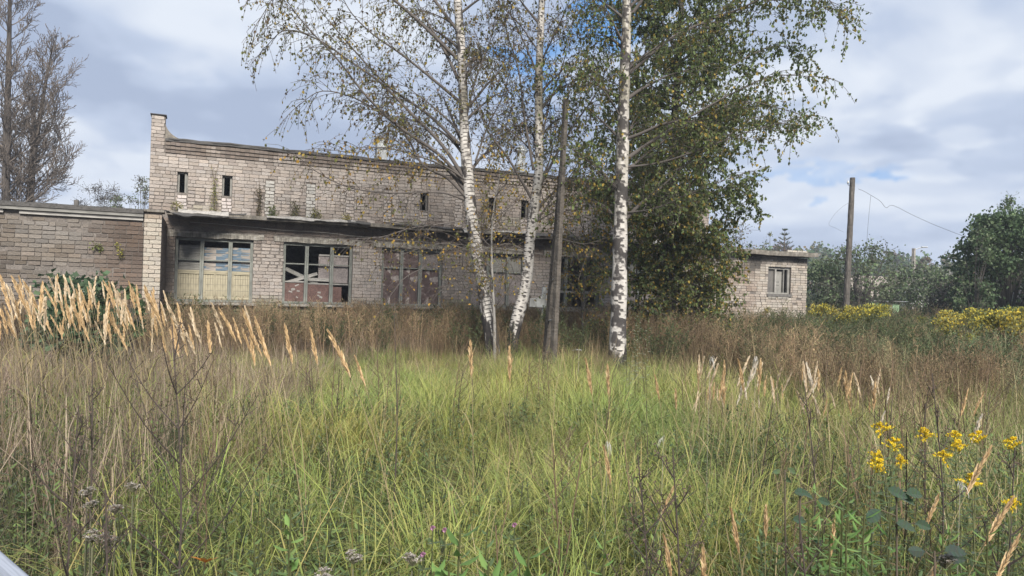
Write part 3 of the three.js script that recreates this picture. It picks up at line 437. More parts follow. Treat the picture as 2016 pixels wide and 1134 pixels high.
// grows branchlets, twigs and leaves along a limb
function leafLimb(pts, r0, o, B, leaves, r) {
  const n = Math.max(6, Math.ceil(pts.length * 4)), c = spline(pts, n); let L = 0; const acc = [0];
  for (let i = 1; i <= n; i++) { L += c[i].distanceTo(c[i - 1]); acc.push(L); }
  B.tube(c, (f) => lerp(r0, Math.max(0.006, r0 * 0.14), Math.pow(f, 0.8)), r0 > 0.03 ? 7 : 5, o.bark);
  const t = V3(), step = o.step;
  for (let d = L * o.from; d < L; d += step * (0.6 + r() * 0.8)) {
    let i = 1; while (i < n && acc[i] < d) i++; const f = (d - acc[i - 1]) / (acc[i] - acc[i - 1] || 1), p = c[i - 1].clone().lerp(c[i], f); t.subVectors(c[i], c[i - 1]).normalize();
    const side = perp(t, r); side.y = side.y * 0.6 + 0.1; const dir = t.clone().multiplyScalar(0.55 + r() * 0.3).add(side.multiplyScalar(0.75)).normalize(), len = o.len * (0.45 + r() * 0.75) * (1.1 - 0.55 * d / L);
    branchlet(p, dir, len, o, B, leaves, r);
  }
  branchlet(c[n], t.clone(), o.len * 0.6, o, B, leaves, r);
}
function branchlet(p0, dir, len, o, B, leaves, r) {
  const K = 5, pts = [p0.clone()], d = dir.clone();
  for (let k = 0; k < K; k++) { pts.push(pts[k].clone().addScaledVector(d, len / K)); d.y -= o.droop * 0.28 * (k + 1) / K; d.x += (r() - 0.5) * 0.25; d.z += (r() - 0.5) * 0.25; d.normalize(); }
  B.tube(pts, (f) => lerp(o.rb, o.rb * 0.45, f), 3, o.twig);
  const nt = Math.max(1, Math.round(len / o.twigStep));
  for (let j = 0; j < nt; j++) {
    const f = (j + r()) / nt * 0.9 + 0.1, k = Math.min(K - 1, Math.floor(f * K)), q = pts[k].clone().lerp(pts[k + 1], f * K - k), tt = V3().subVectors(pts[k + 1], pts[k]).normalize(), e = tt.multiplyScalar(0.6).addScaledVector(perp(tt, r), 0.8);
    e.y -= o.hang * 0.5; e.normalize(); const tl = o.twigLen * (0.4 + r() * 0.9), tp = [q.clone()]; for (let m = 0; m < 3; m++) { tp.push(tp[m].clone().addScaledVector(e, tl / 3)); e.y -= o.hang * 0.35; e.normalize(); }
    B.tube(tp, () => o.rt, 3, o.twig);
    const dens = o.leafiness ? o.leafiness(q) : 1, nl = Math.round(tl / o.leafStep * dens + r() - 0.5);
    for (let m = 0; m < nl; m++) { const g = Math.pow(r(), 0.8) * 3, i = Math.min(2, Math.floor(g)), lp = tp[i].clone().lerp(tp[i + 1], g - i); lp.x += (r() - 0.5) * 0.05; lp.y += (r() - 0.5) * 0.05; lp.z += (r() - 0.5) * 0.05; leaves.push({ p: lp, s: o.leaf * (0.65 + r() * 0.7), rx: Math.PI * (0.75 + (r() - 0.5) * 0.9), ry: r() * 6.28, rz: (r() - 0.5) * 1.2, c: pick(o.colors(lp), r) }); }
  }
}
function makeTrunk(pts, radii, sides, seed, wob = 0.06) {              // a tapered trunk with knuckles, uv along its height
  const N = 60, c = spline(pts, N), rad = []; for (let k = 0; k <= N; k++) { const f = k / N * (radii.length - 1), i = Math.min(radii.length - 2, Math.floor(f)); rad.push(lerp(radii[i], radii[i + 1], f - i) * (1 + (fbm(k * 0.45, seed, 2, 17) - 0.5) * wob * 2)); }
  const g = new MB().tube(c, rad, 14).geo(), p = g.attributes.position, q = V3();
  for (let i = 0; i < p.count; i++) { const k = Math.floor(i / 15), s = i % 15, a = (s % 14) / 14 * 6.28, w = (fbm(Math.cos(a) * 1.6 + 5, Math.sin(a) * 1.6 + k * 0.35, 3, seed) - 0.5) * 0.24 * rad[k]; q.fromBufferAttribute(p, i).sub(c[k]); const l = q.length() || 1; q.multiplyScalar((l + w) / l).add(c[k]); p.setXYZ(i, q.x, q.y, q.z); }
  g.computeVertexNormals(); { const n = g.attributes.normal; for (let k = 0; k <= N; k++) { const a = k * 15, b = a + 14; for (const m of [n]) { const x = m.getX(a) + m.getX(b), y = m.getY(a) + m.getY(b), z = m.getZ(a) + m.getZ(b), l = Math.hypot(x, y, z) || 1; m.setXYZ(a, x / l, y / l, z / l); m.setXYZ(b, x / l, y / l, z / l); } } }
  return { g, c, rad };
}
function makeTree(name, label, cat, o) {
  const r = rng(o.seed), base = o.trunk[0].clone(); base.y = groundY(base.x, base.z) - 0.1;
  const T = thing(name, label, cat, base.toArray(), 0, o.group), loc = (p) => p.clone().sub(base), tp = [V3(0, 0, 0), ...o.trunk.map(loc)];
  const tr = makeTrunk(tp, [o.radii[0] * 1.25, ...o.radii], 14, o.seed, o.wob); mesh('trunk', tr.g, o.bark, T);
  const B = new MB(), leaves = [];
  const oo = { bark: [0.09, 0.078, 0.07], twig: [0.085, 0.07, 0.062], rb: 0.008, rt: 0.0038, ...o.twigs };
  for (const l of o.limbs || []) leafLimb(l.pts.map(loc), l.r, { ...oo, ...(l.o || {}) }, B, leaves, r);
  const au = o.auto;
  if (au) for (let k = 0; k < au.n; k++) {
    const f = lerp(au.f0, au.f1, (k + r()) / au.n), i = Math.min(tr.c.length - 2, Math.floor(f * 60)), p = tr.c[i].clone(), az = au.az ? au.az(f, r) : k * 2.39996 + r() * 0.7, L = au.len(f, az) * (0.75 + r() * 0.5), rise = au.rise(f, r), d = V3(Math.cos(az), rise, Math.sin(az)).normalize(), pts = [p];
    for (let m = 0; m < 4; m++) { pts.push(pts[m].clone().addScaledVector(d, L / 4)); d.y += (au.bend || 0) * 0.25 + (r() - 0.5) * 0.15; d.x += (r() - 0.5) * 0.3; d.z += (r() - 0.5) * 0.3; d.normalize(); }
    leafLimb(pts, clamp(tr.rad[i] * 0.4, 0.012, 0.06) * (0.7 + r() * 0.5), oo, B, leaves, r);
  }
  const br = mesh('branches', B.geo(), BARKV, T);
  if (leaves.length) leafField('crown', leaves, T, o.leafGeo);
  return T;
}
const px = (list, D0, D1 = D0) => list.map(([u, v], i) => at(u, v, lerp(D0, D1, i / Math.max(1, list.length - 1))));
const olive = [0.13, 0.13, 0.05], green = [0.155, 0.20, 0.066], deep = [0.118, 0.165, 0.06], yellow = [0.36, 0.26, 0.055], gold = [0.42, 0.25, 0.045], brown = [0.16, 0.105, 0.06], lime = [0.16, 0.17, 0.045];
const aCol = (p) => (p.y < 5.1 ? [yellow, gold, yellow, olive, lime, brown] : [[0.17, 0.165, 0.065], olive, lime, yellow, brown, [0.17, 0.15, 0.075]]);
const birchTwigs = { from: 0.2, step: 0.15, len: 1.1, droop: 0.9, twigStep: 0.14, twigLen: 0.62, hang: 0.95, leafStep: 0.105, leaf: 0.064, colors: aCol, rb: 0.0085, rt: 0.0042 };

// left birch of the pair: long limbs sweep up and out to the left
{
  const D = 17;
  const L = (list, r, D1 = D, o) => ({ pts: px(list, D, D1), r, o });
  makeTree('birch_tree', 'tall white birch with straight trunk and long limbs sweeping left, leftmost of the three', 'tree', {
    seed: 21, bark: birchBark[0], trunk: px([[969, 680], [957, 600], [946, 535], [931, 446], [921, 345], [914, 260], [911, 162], [906, 61], [899, -20], [893, -140], [885, -300], [880, -420]], D), radii: [0.175, 0.158, 0.145, 0.135, 0.125, 0.115, 0.105, 0.10, 0.09, 0.075, 0.05, 0.02],
    twigs: birchTwigs,
    limbs: [
      L([[924, 372], [869, 308], [788, 251], [723, 191], [662, 114], [594, 41], [557, -10]], 0.05, 15.4), L([[905, 285], [845, 227], [764, 170], [699, 101], [654, 49], [614, 0]], 0.045, 18.2), L([[905, 200], [845, 150], [788, 105], [731, 65], [691, 24], [667, -20]], 0.04, 16), L([[907, 165], [869, 89], [837, 36], [817, -10]], 0.045, 17.6),
      L([[915, 352], [869, 284], [813, 227], [748, 162], [691, 122], [620, 75], [560, 60], [525, 90]], 0.05, 17), L([[919, 390], [880, 350], [833, 325], [796, 262], [745, 220], [690, 190], [630, 180], [585, 210]], 0.042, 16.3), L([[919, 395], [875, 380], [833, 379], [744, 379], [675, 365], [622, 337], [598, 318]], 0.03, 15.6, { leafStep: 0.13, step: 0.2, len: 0.7 }),
      L([[924, 432], [861, 442], [807, 450], [753, 466], [700, 470]], 0.022, 15.8, { leafStep: 0.15, step: 0.17, len: 0.8 }), L([[935, 500], [880, 480], [830, 488], [770, 510]], 0.02, 16.4, { leafStep: 0.16, step: 0.2, len: 0.7 }), L([[945, 545], [900, 520], [860, 520], [800, 545], [770, 580]], 0.018, 16, { leafStep: 0.2, step: 0.22, len: 0.6 }), L([[952, 590], [915, 565], [885, 560], [865, 575]], 0.014, 16.4, { leafStep: 0.25, len: 0.5 }),
      L([[936, 318], [959, 251], [987, 195], [1010, 120]], 0.028, 18), L([[914, 250], [935, 160], [965, 80], [985, 0]], 0.03, 16.4), L([[923, 360], [880, 330], [800, 300], [740, 290], [700, 300], [650, 295]], 0.026, 15.2), L([[905, 120], [800, 20], [720, -40], [640, -60], [560, -30], [510, 40]], 0.045, 16.2), L([[900, 60], [820, -40], [720, -110], [600, -110], [520, -40]], 0.04, 17.8),
      L([[940, 470], [985, 430], [1010, 400]], 0.014, 17.5, { leafStep: 0.12, len: 0.6 }),
    ],
    auto: { n: 22, f0: 0.38, f1: 0.97, az: (f, r) => Math.PI * (0.85 + 1.3 * r()), len: (f) => lerp(2.6, 0.8, clamp((f - 0.35) / 0.6, 0, 1)), rise: (f, r) => 0.7 + r() * 0.6, bend: -0.5 },
  });
}
// middle birch, leaning from a foot beside the first
{
  const D = 17.3, L = (list, r, D1 = D, o) => ({ pts: px(list, D, D1), r, o });
  makeTree('birch_tree', 'middle white birch with trunk leaning to the right from its foot, beside the concrete pole', 'tree', {
    seed: 22, bark: birchBark[1], trunk: px([[1006, 690], [1018, 630], [1029, 588], [1038, 540], [1043, 480], [1053, 400], [1060, 345], [1061, 281], [1061, 142], [1066, 20], [1070, -100], [1075, -250], [1080, -380]], D), radii: [0.16, 0.148, 0.14, 0.13, 0.122, 0.112, 0.108, 0.1, 0.088, 0.078, 0.06, 0.04, 0.018],
    twigs: { ...birchTwigs, leafStep: 0.12 },
    limbs: [
      L([[1053, 402], [1000, 311], [962, 260], [935, 190], [925, 120]], 0.038, 16.4), L([[1050, 335], [1032, 227], [1020, 134], [1003, 81], [985, 10]], 0.034, 17.8), L([[1064, 365], [1100, 296], [1125, 254], [1185, 161], [1205, 60]], 0.036, 16.8), L([[1062, 300], [1080, 210], [1110, 120], [1130, 30]], 0.03, 18), L([[1066, 120], [1100, 50], [1130, -20]], 0.026, 16.6), L([[1064, 160], [1030, 80], [1000, 20], [960, -40]], 0.028, 17),
      L([[1050, 440], [1085, 420], [1130, 395], [1200, 400]], 0.018, 16.6, { leafStep: 0.13, len: 0.7 }), L([[1046, 500], [1000, 480], [960, 490], [900, 480]], 0.018, 16.6, { leafStep: 0.14, len: 0.7 }), L([[1045, 470], [1100, 470], [1150, 480], [1190, 470]], 0.018, 16.5, { leafStep: 0.12, len: 0.7 }), L([[1036, 560], [1010, 540], [985, 540]], 0.012, 17, { leafStep: 0.2, len: 0.5 }),
    ],
    auto: { n: 20, f0: 0.42, f1: 0.97, az: (f, r) => Math.PI * (0.85 + 1.3 * r()), len: (f) => lerp(2.0, 0.7, clamp((f - 0.4) / 0.6, 0, 1)), rise: (f, r) => 0.9 + r() * 0.7, bend: -0.3 },
  });
}
// right birch, nearest and thickest
{
  const D = 16, L = (list, r, D1 = D, o) => ({ pts: px(list, D, D1), r, o });
  makeTree('birch_tree', 'thick upright white birch standing alone, rightmost of the three', 'tree', {
    seed: 23, bark: birchBark[2], trunk: px([[1215, 712], [1217, 640], [1219, 560], [1221, 470], [1222, 400], [1225, 300], [1228, 200], [1232, 100], [1234, 0], [1238, -150], [1244, -300], [1250, -450]], D), radii: [0.2, 0.18, 0.168, 0.152, 0.144, 0.134, 0.125, 0.112, 0.095, 0.075, 0.05, 0.02],
    twigs: { ...birchTwigs, colors: (p) => [green, olive, green, deep, yellow, lime, green], leafStep: 0.052, leaf: 0.07, hang: 0.6 },
    limbs: [
      L([[1230, 275], [1259, 264], [1303, 245], [1350, 233], [1430, 190], [1520, 150], [1590, 150]], 0.045, 15), L([[1232, 150], [1330, 70], [1450, 20], [1560, -20], [1630, 20]], 0.045, 16.8), L([[1228, 340], [1290, 290], [1380, 230], [1470, 200], [1540, 215]], 0.036, 17.2), L([[1227, 85], [1197, 25], [1160, -40]], 0.03, 15.4), L([[1234, 40], [1320, -60], [1450, -110], [1580, -70], [1640, 10]], 0.04, 15.4), L([[1228, 240], [1190, 180], [1150, 140], [1120, 130]], 0.024, 15.2), L([[1226, 330], [1300, 320], [1390, 290], [1470, 260], [1560, 235]], 0.028, 14.8), L([[1224, 420], [1290, 410], [1360, 380], [1440, 350]], 0.022, 15.2), L([[1226, 380], [1190, 350], [1160, 330]], 0.018, 15.6), L([[1222, 440], [1180, 400], [1130, 410]], 0.016, 16.5),
    ],
    auto: { n: 26, f0: 0.36, f1: 0.97, az: (f, r) => Math.PI * (0.92 + 1.16 * r()), len: (f) => lerp(2.3, 0.8, clamp((f - 0.35) / 0.6, 0, 1)), rise: (f, r) => 0.6 + r() * 0.6, bend: -0.4 },
  });
}
// the dense green tree behind the right birch
makeTree('leafy_tree', 'dense dark green leafy tree behind the right birch, hiding the end of the workshop', 'tree', {
  seed: 24, bark: barkDark, wob: 0.04, trunk: px([[1322, 690], [1320, 600], [1318, 520], [1320, 400], [1328, 250], [1338, 80], [1345, -80], [1350, -220]], 21), radii: [0.2, 0.17, 0.155, 0.135, 0.11, 0.08, 0.05, 0.02],
  twigs: { from: 0.1, step: 0.13, len: 0.9, droop: 0.45, twigStep: 0.1, twigLen: 0.38, hang: 0.3, leafStep: 0.029, leaf: 0.084, rb: 0.008, rt: 0.004, colors: (p) => (p.y < 4 ? [green, deep, lime, yellow, deep] : [deep, deep, green, green, green, [0.12, 0.13, 0.045], lime]) },
  limbs: [{ pts: px([[1322, 420], [1400, 380], [1450, 370], [1480, 400]], 21, 20), r: 0.035 }, { pts: px([[1326, 320], [1420, 250], [1500, 230], [1560, 240]], 21, 20.5), r: 0.035 }, { pts: px([[1320, 500], [1380, 470], [1425, 480], [1440, 515]], 21, 20), r: 0.03 }, { pts: px([[1320, 560], [1380, 540], [1415, 555]], 21, 19.6), r: 0.025 }, { pts: px([[1320, 570], [1250, 550], [1190, 540], [1160, 555]], 21, 19.5), r: 0.025 }, { pts: px([[1320, 480], [1240, 440], [1180, 400], [1150, 380]], 21, 19.8), r: 0.03 }, { pts: px([[1324, 360], [1250, 310], [1190, 270], [1160, 280]], 21, 20), r: 0.03 }, { pts: px([[1328, 250], [1240, 180], [1180, 150]], 21, 20), r: 0.03 }, { pts: px([[1330, 200], [1440, 130], [1530, 90], [1580, 110]], 21, 21.5), r: 0.035 }, { pts: px([[1338, 90], [1440, 30], [1530, 0], [1580, 20]], 21, 20.5), r: 0.03 }],
  auto: { n: 70, f0: 0.16, f1: 0.99, len: (f) => (f < 0.3 ? 1.0 : f < 0.75 ? 2.2 : lerp(2.4, 1.0, (f - 0.75) / 0.25)), rise: (f, r) => 0.25 + r() * 0.7, bend: 0.1 },
});
// thin sapling between the two left birches
makeTree('birch_sapling', 'thin young birch with pale stem and yellow leaves between the two left birches', 'sapling', {
  seed: 25, bark: barkPale, wob: 0.03, trunk: px([[974, 690], [973, 620], [970, 560], [968, 500], [969, 440], [975, 390], [985, 340]], 16.6), radii: [0.035, 0.03, 0.027, 0.023, 0.018, 0.012, 0.006],
  twigs: { from: 0.15, step: 0.14, len: 0.5, droop: 0.5, twigStep: 0.13, twigLen: 0.3, hang: 0.4, leafStep: 0.09, leaf: 0.06, rb: 0.006, rt: 0.0035, colors: () => [yellow, gold, yellow, lime, olive] },
  auto: { n: 20, f0: 0.3, f1: 0.98, len: () => 0.7, rise: (f, r) => 0.5 + r() * 0.7, bend: 0 },
});
// bushy young tree at the foot of the leafy tree, and suckers by the pole
makeTree('leafy_shrub', 'low leafy shrub of green and yellow leaves at the foot of the dense green tree', 'shrub', {
  seed: 26, bark: barkDark, wob: 0.03, trunk: px([[1372, 690], [1370, 640], [1374, 600], [1380, 560]], 20), radii: [0.04, 0.035, 0.025, 0.012],
  twigs: { from: 0.1, step: 0.13, len: 0.6, droop: 0.4, twigStep: 0.12, twigLen: 0.3, hang: 0.3, leafStep: 0.036, leaf: 0.075, rb: 0.006, rt: 0.0035, colors: () => [green, deep, lime, yellow, green] },
  limbs: [{ pts: px([[1370, 660], [1310, 620], [1260, 600]], 20, 18.8), r: 0.02 }, { pts: px([[1370, 660], [1395, 620], [1410, 600]], 20, 19.2), r: 0.02 }],
  auto: { n: 18, f0: 0.3, f1: 0.98, len: () => 1.0, rise: (f, r) => 0.3 + r() * 0.8, bend: 0 },
});
makeTree('birch_sapling', 'young yellow-leaved sapling in front of the dark ledge, just right of the concrete pole', 'sapling', {
  seed: 27, bark: barkDark, wob: 0.03, trunk: px([[1150, 690], [1146, 620], [1150, 560], [1140, 500], [1150, 440]], 18.5), radii: [0.03, 0.026, 0.022, 0.016, 0.008],
  twigs: { from: 0.1, step: 0.14, len: 0.55, droop: 0.4, twigStep: 0.13, twigLen: 0.3, hang: 0.35, leafStep: 0.075, leaf: 0.065, rb: 0.006, rt: 0.0035, colors: () => [lime, yellow, green, lime, gold] },
  auto: { n: 20, f0: 0.35, f1: 0.98, len: () => 0.75, rise: (f, r) => 0.4 + r() * 0.7, bend: 0 },
});

// bare trees behind the outbuilding
function bareTree(label, seed, trunkPx, D, radii, o, group) {
  const r = rng(seed), trunk = px(trunkPx, D), base = trunk[0].clone(); base.y = -0.1;
  const T = thing('bare_tree', label, 'tree', base.toArray(), 0, group), tp = [V3(0, 0, 0), ...trunk.map((p) => p.clone().sub(base))], tr = makeTrunk(tp, [radii[0] * 1.2, ...radii], 10, seed, 0.05);
  mesh('trunk', tr.g, barkBare, T);
  const B = new MB(), C = [0.135, 0.112, 0.095];
  const rec = (p, d, L, rad, lvl) => {
    const K = lvl === 0 ? 7 : 4, pts = [p.clone()], dir = d.clone(); for (let k = 0; k < K; k++) { pts.push(pts[k].clone().addScaledVector(dir, L / K)); dir.y += o.up * 0.16; dir.x += (r() - 0.5) * 0.22; dir.z += (r() - 0.5) * 0.22; dir.normalize(); }
    B.tube(pts, (f) => lerp(rad, Math.max(o.tw, rad * 0.22), Math.pow(f, 0.6)), lvl === 0 ? 5 : 3, C);
    if (lvl >= 3) return;
    const n = lvl === 0 ? Math.round(L / 0.16) : lvl === 1 ? Math.round(L / 0.15) : Math.round(L / 0.2);
    for (let j = 0; j < n; j++) { const f = 0.15 + 0.85 * (j + r()) / n, k = Math.min(K - 1, Math.floor(f * K)), q = pts[k].clone().lerp(pts[k + 1], f * K - k), t = V3().subVectors(pts[k + 1], pts[k]).normalize(); rec(q, t.clone().multiplyScalar(0.8).addScaledVector(perp(t, r), 0.62).normalize(), L * (lvl === 0 ? 0.42 : 0.5) * (0.5 + r() * 0.7) * (1.15 - 0.5 * f), Math.max(o.tw, rad * 0.3), lvl + 1); }
  };
  for (let k = 0; k < o.n; k++) { const f = lerp(o.f0, 0.98, (k + r()) / o.n), i = Math.floor(f * 60), az = k * 2.39996 + r(), L = o.len(f) * (0.7 + r() * 0.5); rec(tr.c[i], V3(Math.cos(az), o.rise + r() * 0.5, Math.sin(az)).normalize(), L, clamp(tr.rad[i] * 0.32, 0.015, 0.05), 0); }
  mesh('branches', B.geo(), BARKV, T);
}
bareTree('tall bare grey tree at the left edge of the view behind the outbuilding roof', 31, [[14, 640], [12, 400], [14, 250], [18, 80], [20, -60], [22, -200]], 34, [0.2, 0.18, 0.15, 0.1, 0.06, 0.02], { n: 68, f0: 0.2, up: 0.9, rise: 0.5, tw: 0.0105, len: (f) => lerp(3.4, 1.5, f) });
bareTree('bare grey tree with forked leader, right of the taller bare tree', 32, [[52, 640], [58, 400], [68, 300], [82, 210], [96, 130], [104, 90]], 36, [0.21, 0.18, 0.13, 0.09, 0.05, 0.02], { n: 62, f0: 0.2, up: 0.9, rise: 0.45, tw: 0.0105, len: (f) => lerp(3.7, 1.0, f) });
bareTree('slim bare tree with a thin stem standing between the two larger bare trees', 33, [[52, 640], [54, 420], [62, 300], [72, 200], [86, 150]], 38, [0.12, 0.1, 0.08, 0.05, 0.02], { n: 18, f0: 0.35, up: 0.8, rise: 0.7, tw: 0.011, len: (f) => lerp(2.2, 0.6, f) });

// bushes and far trees: stems and leaf clumps
function bush(name, label, cat, u, vTop, D, wide, colors, seed, o = {}) {
  const r = rng(seed), b = at(u, 600, D); const top = at(u, vTop, D).y; b.y = -0.05;
  const T = thing(name, label, cat, b.toArray(), 0, o.group), rx = wide / F * D / 2, H = top, S = new MB(), leaves = [], n = o.clumps || 40, ls = o.leaf || 0.1, per = o.per || 60, low = o.low ?? 0.12;
  for (let k = 0; k < n; k++) {
    const a = r() * 6.283, f = o.shape ? o.shape(r) : Math.pow(r(), 0.8), hh = lerp(low, 0.97, f) * H, prof = o.prof ? o.prof(f) : Math.sqrt(Math.max(0.03, 1 - Math.pow(f * 1.6 - 0.6, 2))), q = Math.sqrt(0.15 + 0.85 * r()) * prof * rx, c = V3(Math.cos(a) * q, hh, Math.sin(a) * q), cr = (o.clump || 0.28) * rx * (0.5 + r() * 0.9);
    const s0 = V3((r() - 0.5) * 0.3, 0, (r() - 0.5) * 0.3), mid = c.clone().multiplyScalar(0.5); mid.x *= 0.6; mid.z *= 0.6; mid.y = hh * 0.55; S.tube(spline([s0, mid, c], 6), (t) => lerp(0.012 + 0.008 * rx, 0.006, t), 4, o.stem || [0.08, 0.07, 0.06]);
    const shade = 0.8 + r() * 0.45;
    for (let m = 0; m < per; m++) { const p = V3(c.x + gauss(r) * cr, c.y + gauss(r) * cr * 0.8, c.z + gauss(r) * cr); if (p.y < 0.05) continue; const cc = pick(colors, r).map((x) => x * shade); leaves.push({ p, s: ls * (0.6 + r() * 0.8), rx: r() * 6.28, ry: r() * 6.28, rz: r() * 6.28, c: cc }); if (o.twigs && m % 4 === 0) S.tube([c, p], () => o.tw || 0.006, 3, o.stem || [0.08, 0.07, 0.06]); }
  }
  if (o.trunk) S.tube(spline([V3(0, -0.1, 0), V3(0.05, H * 0.3, 0), V3(0, H * 0.9, 0)], 8), (t) => lerp(o.trunk, 0.02, t), 7, o.stem || [0.08, 0.07, 0.06]);
  if (o.extra) o.extra(S, b);
  mesh(o.trunk ? 'trunk' : 'stems', S.geo(), BARKV, T); leafField('crown', leaves, T, quadLeaf, LEAF); return T;
}
const gB = [0.14, 0.20, 0.09], gD = [0.088, 0.14, 0.063], gG = [0.18, 0.215, 0.12], gY = [0.14, 0.14, 0.05], gr = [0.11, 0.10, 0.085], rust = [0.15, 0.09, 0.055];
// right side, from near to far
bush('green_tree', 'big dark green leafy tree at the right edge beyond the goldenrod', 'tree', 1985, 418, 31, 190, [gD, gD, gB, [0.05, 0.08, 0.03]], 41, { clumps: 150, per: 130, leaf: 0.14, clump: 0.2, trunk: 0.14, low: 0.1, prof: (f) => (f < 0.55 ? 1 : Math.sqrt(Math.max(0.02, 1 - Math.pow((f - 0.55) / 0.47, 2)))) });
bush('green_tree', 'slender light-topped tree spiking above the dark tree at the right edge', 'tree', 1984, 372, 34, 90, [gB, gG, gD], 42, { clumps: 42, per: 26, leaf: 0.1, clump: 0.22, trunk: 0.06, low: 0.45, twigs: true, prof: (f) => 1.1 - f * 0.9 });
bush('leafy_bush', 'loose bright bush of big leaves on the left flank of the dark tree at right', 'bush', 1918, 440, 30, 70, [gB, gG, gD], 43, { clumps: 26, per: 40, leaf: 0.12, clump: 0.3, twigs: true });
bush('leafy_bush', 'green bush right beside the annex corner', 'bush', 1622, 515, 38, 100, [gB, gG, [0.09, 0.12, 0.06]], 44, { clumps: 60, per: 90, leaf: 0.12, low: 0.05 });
bush('apple_tree', 'loose apple tree with dark crooked limbs right behind the wooden pole', 'tree', 1700, 478, 36, 170, [gB, gG, [0.10, 0.12, 0.06]], 45, { clumps: 60, per: 46, leaf: 0.11, clump: 0.22, twigs: true, low: 0.3, extra: (S, b) => { const P = (u, v) => at(u, v, 35.4).sub(b); S.tube(spline([P(1690, 640), P(1690, 590), P(1704, 572), P(1730, 566), P(1752, 560)], 12), (t) => lerp(0.13, 0.03, t), 6, [0.04, 0.035, 0.032]); S.tube(spline([P(1690, 592), P(1682, 560), P(1690, 540), P(1670, 520)], 10), (t) => lerp(0.09, 0.02, t), 6, [0.04, 0.035, 0.032]); S.tube(spline([P(1706, 590), P(1715, 560), P(1745, 530)], 10), (t) => lerp(0.06, 0.02, t), 6, [0.04, 0.035, 0.032]); } });
bush('leafy_bush', 'wide grey-green bush in front of the white shed', 'bush', 1815, 533, 44, 170, [gB, gG, [0.075, 0.085, 0.055]], 46, { clumps: 80, per: 90, leaf: 0.14, low: 0.25 });
bush('leafy_bush', 'dark bare-twigged bush at the left foot of the dark tree at right', 'bush', 1878, 556, 36, 110, [gD, [0.05, 0.05, 0.04], gr], 47, { clumps: 60, per: 60, leaf: 0.1, twigs: true, low: 0.05 });
bush('leafy_bush', 'low rusty bush left of the dark tree at right', 'bush', 1900, 540, 42, 70, [rust, gD, gr], 48, { clumps: 30, per: 60, leaf: 0.12 });
bush('far_birch', 'thin pale autumn birch on the skyline, the nearer one to the street lamp', 'tree', 1822, 500, 95, 30, [gr, gY, rust], 49, { clumps: 26, per: 24, leaf: 0.22, twigs: true, tw: 0.02, trunk: 0.1, low: 0.4, stem: [0.3, 0.28, 0.26] });
bush('far_birch', 'pale autumn birch on the skyline, the one farther right from the street lamp', 'tree', 1868, 498, 90, 46, [gr, gY, gG], 50, { clumps: 34, per: 26, leaf: 0.22, twigs: true, tw: 0.02, trunk: 0.1, low: 0.35, stem: [0.34, 0.32, 0.3] });
bush('far_tree', 'small rusty round tree on the skyline just right of the street lamp', 'tree', 1808, 514, 100, 30, [rust, gr, gY], 51, { clumps: 24, per: 40, leaf: 0.24, low: 0.3 });
bush('far_tree', 'dark pine clump on the skyline right of the far house chimney', 'tree', 1772, 518, 120, 60, [gD, gB, gr], 52, { clumps: 40, per: 40, leaf: 0.3, low: 0.3 });
bush('far_tree', 'dark round tree on the skyline between apple tree and house', 'tree', 1735, 522, 120, 40, [gD, gB], 53, { clumps: 30, per: 40, leaf: 0.3, low: 0.3 });
bush('leafy_bush', 'green bush half hidden behind the annex corner', 'bush', 1605, 512, 46, 60, [gB, gG], 54, { clumps: 36, per: 70, leaf: 0.14, low: 0.1 });
bush('far_birch', 'thin leafless birch beside the dark tree on the skyline at right', 'tree', 1900, 505, 95, 44, [gr, rust], 55, { clumps: 24, per: 14, leaf: 0.18, twigs: true, tw: 0.02, trunk: 0.09, low: 0.4, stem: [0.32, 0.3, 0.28] });
// behind the annex
bush('autumn_bush', 'pale sparse bush showing over the annex roof beside the workshop end', 'bush', 1445, 440, 44, 110, [gr, gY, gG, rust], 56, { clumps: 46, per: 40, leaf: 0.085, twigs: true, tw: 0.008, low: 0.3 });
bush('autumn_bush', 'small pale birch top over the annex roof left of the young pine', 'bush', 1516, 452, 46, 44, [gr, gG, gY], 57, { clumps: 22, per: 30, leaf: 0.085, twigs: true, tw: 0.008, low: 0.45 });
// behind the outbuilding
bush('autumn_bush', 'bare grey bush over the outbuilding roof right of the bare trees', 'bush', 196, 352, 42, 100, [gr, gr, [0.16, 0.145, 0.12]], 58, { clumps: 60, per: 60, leaf: 0.06, twigs: true, tw: 0.008, low: 0.35 });
bush('autumn_bush', 'sparse leafy birch top against the left end of the workshop', 'bush', 276, 338, 40, 56, [gG, gY, gr], 59, { clumps: 34, per: 36, leaf: 0.08, twigs: true, tw: 0.007, low: 0.4, prof: (f) => 1.05 - 0.75 * f });
bush('autumn_bush', 'low green-grey bush over the outbuilding roof between two taller ones', 'bush', 240, 365, 41, 60, [gG, gr, gB], 60, { clumps: 30, per: 40, leaf: 0.08, twigs: true, tw: 0.007, low: 0.45 });
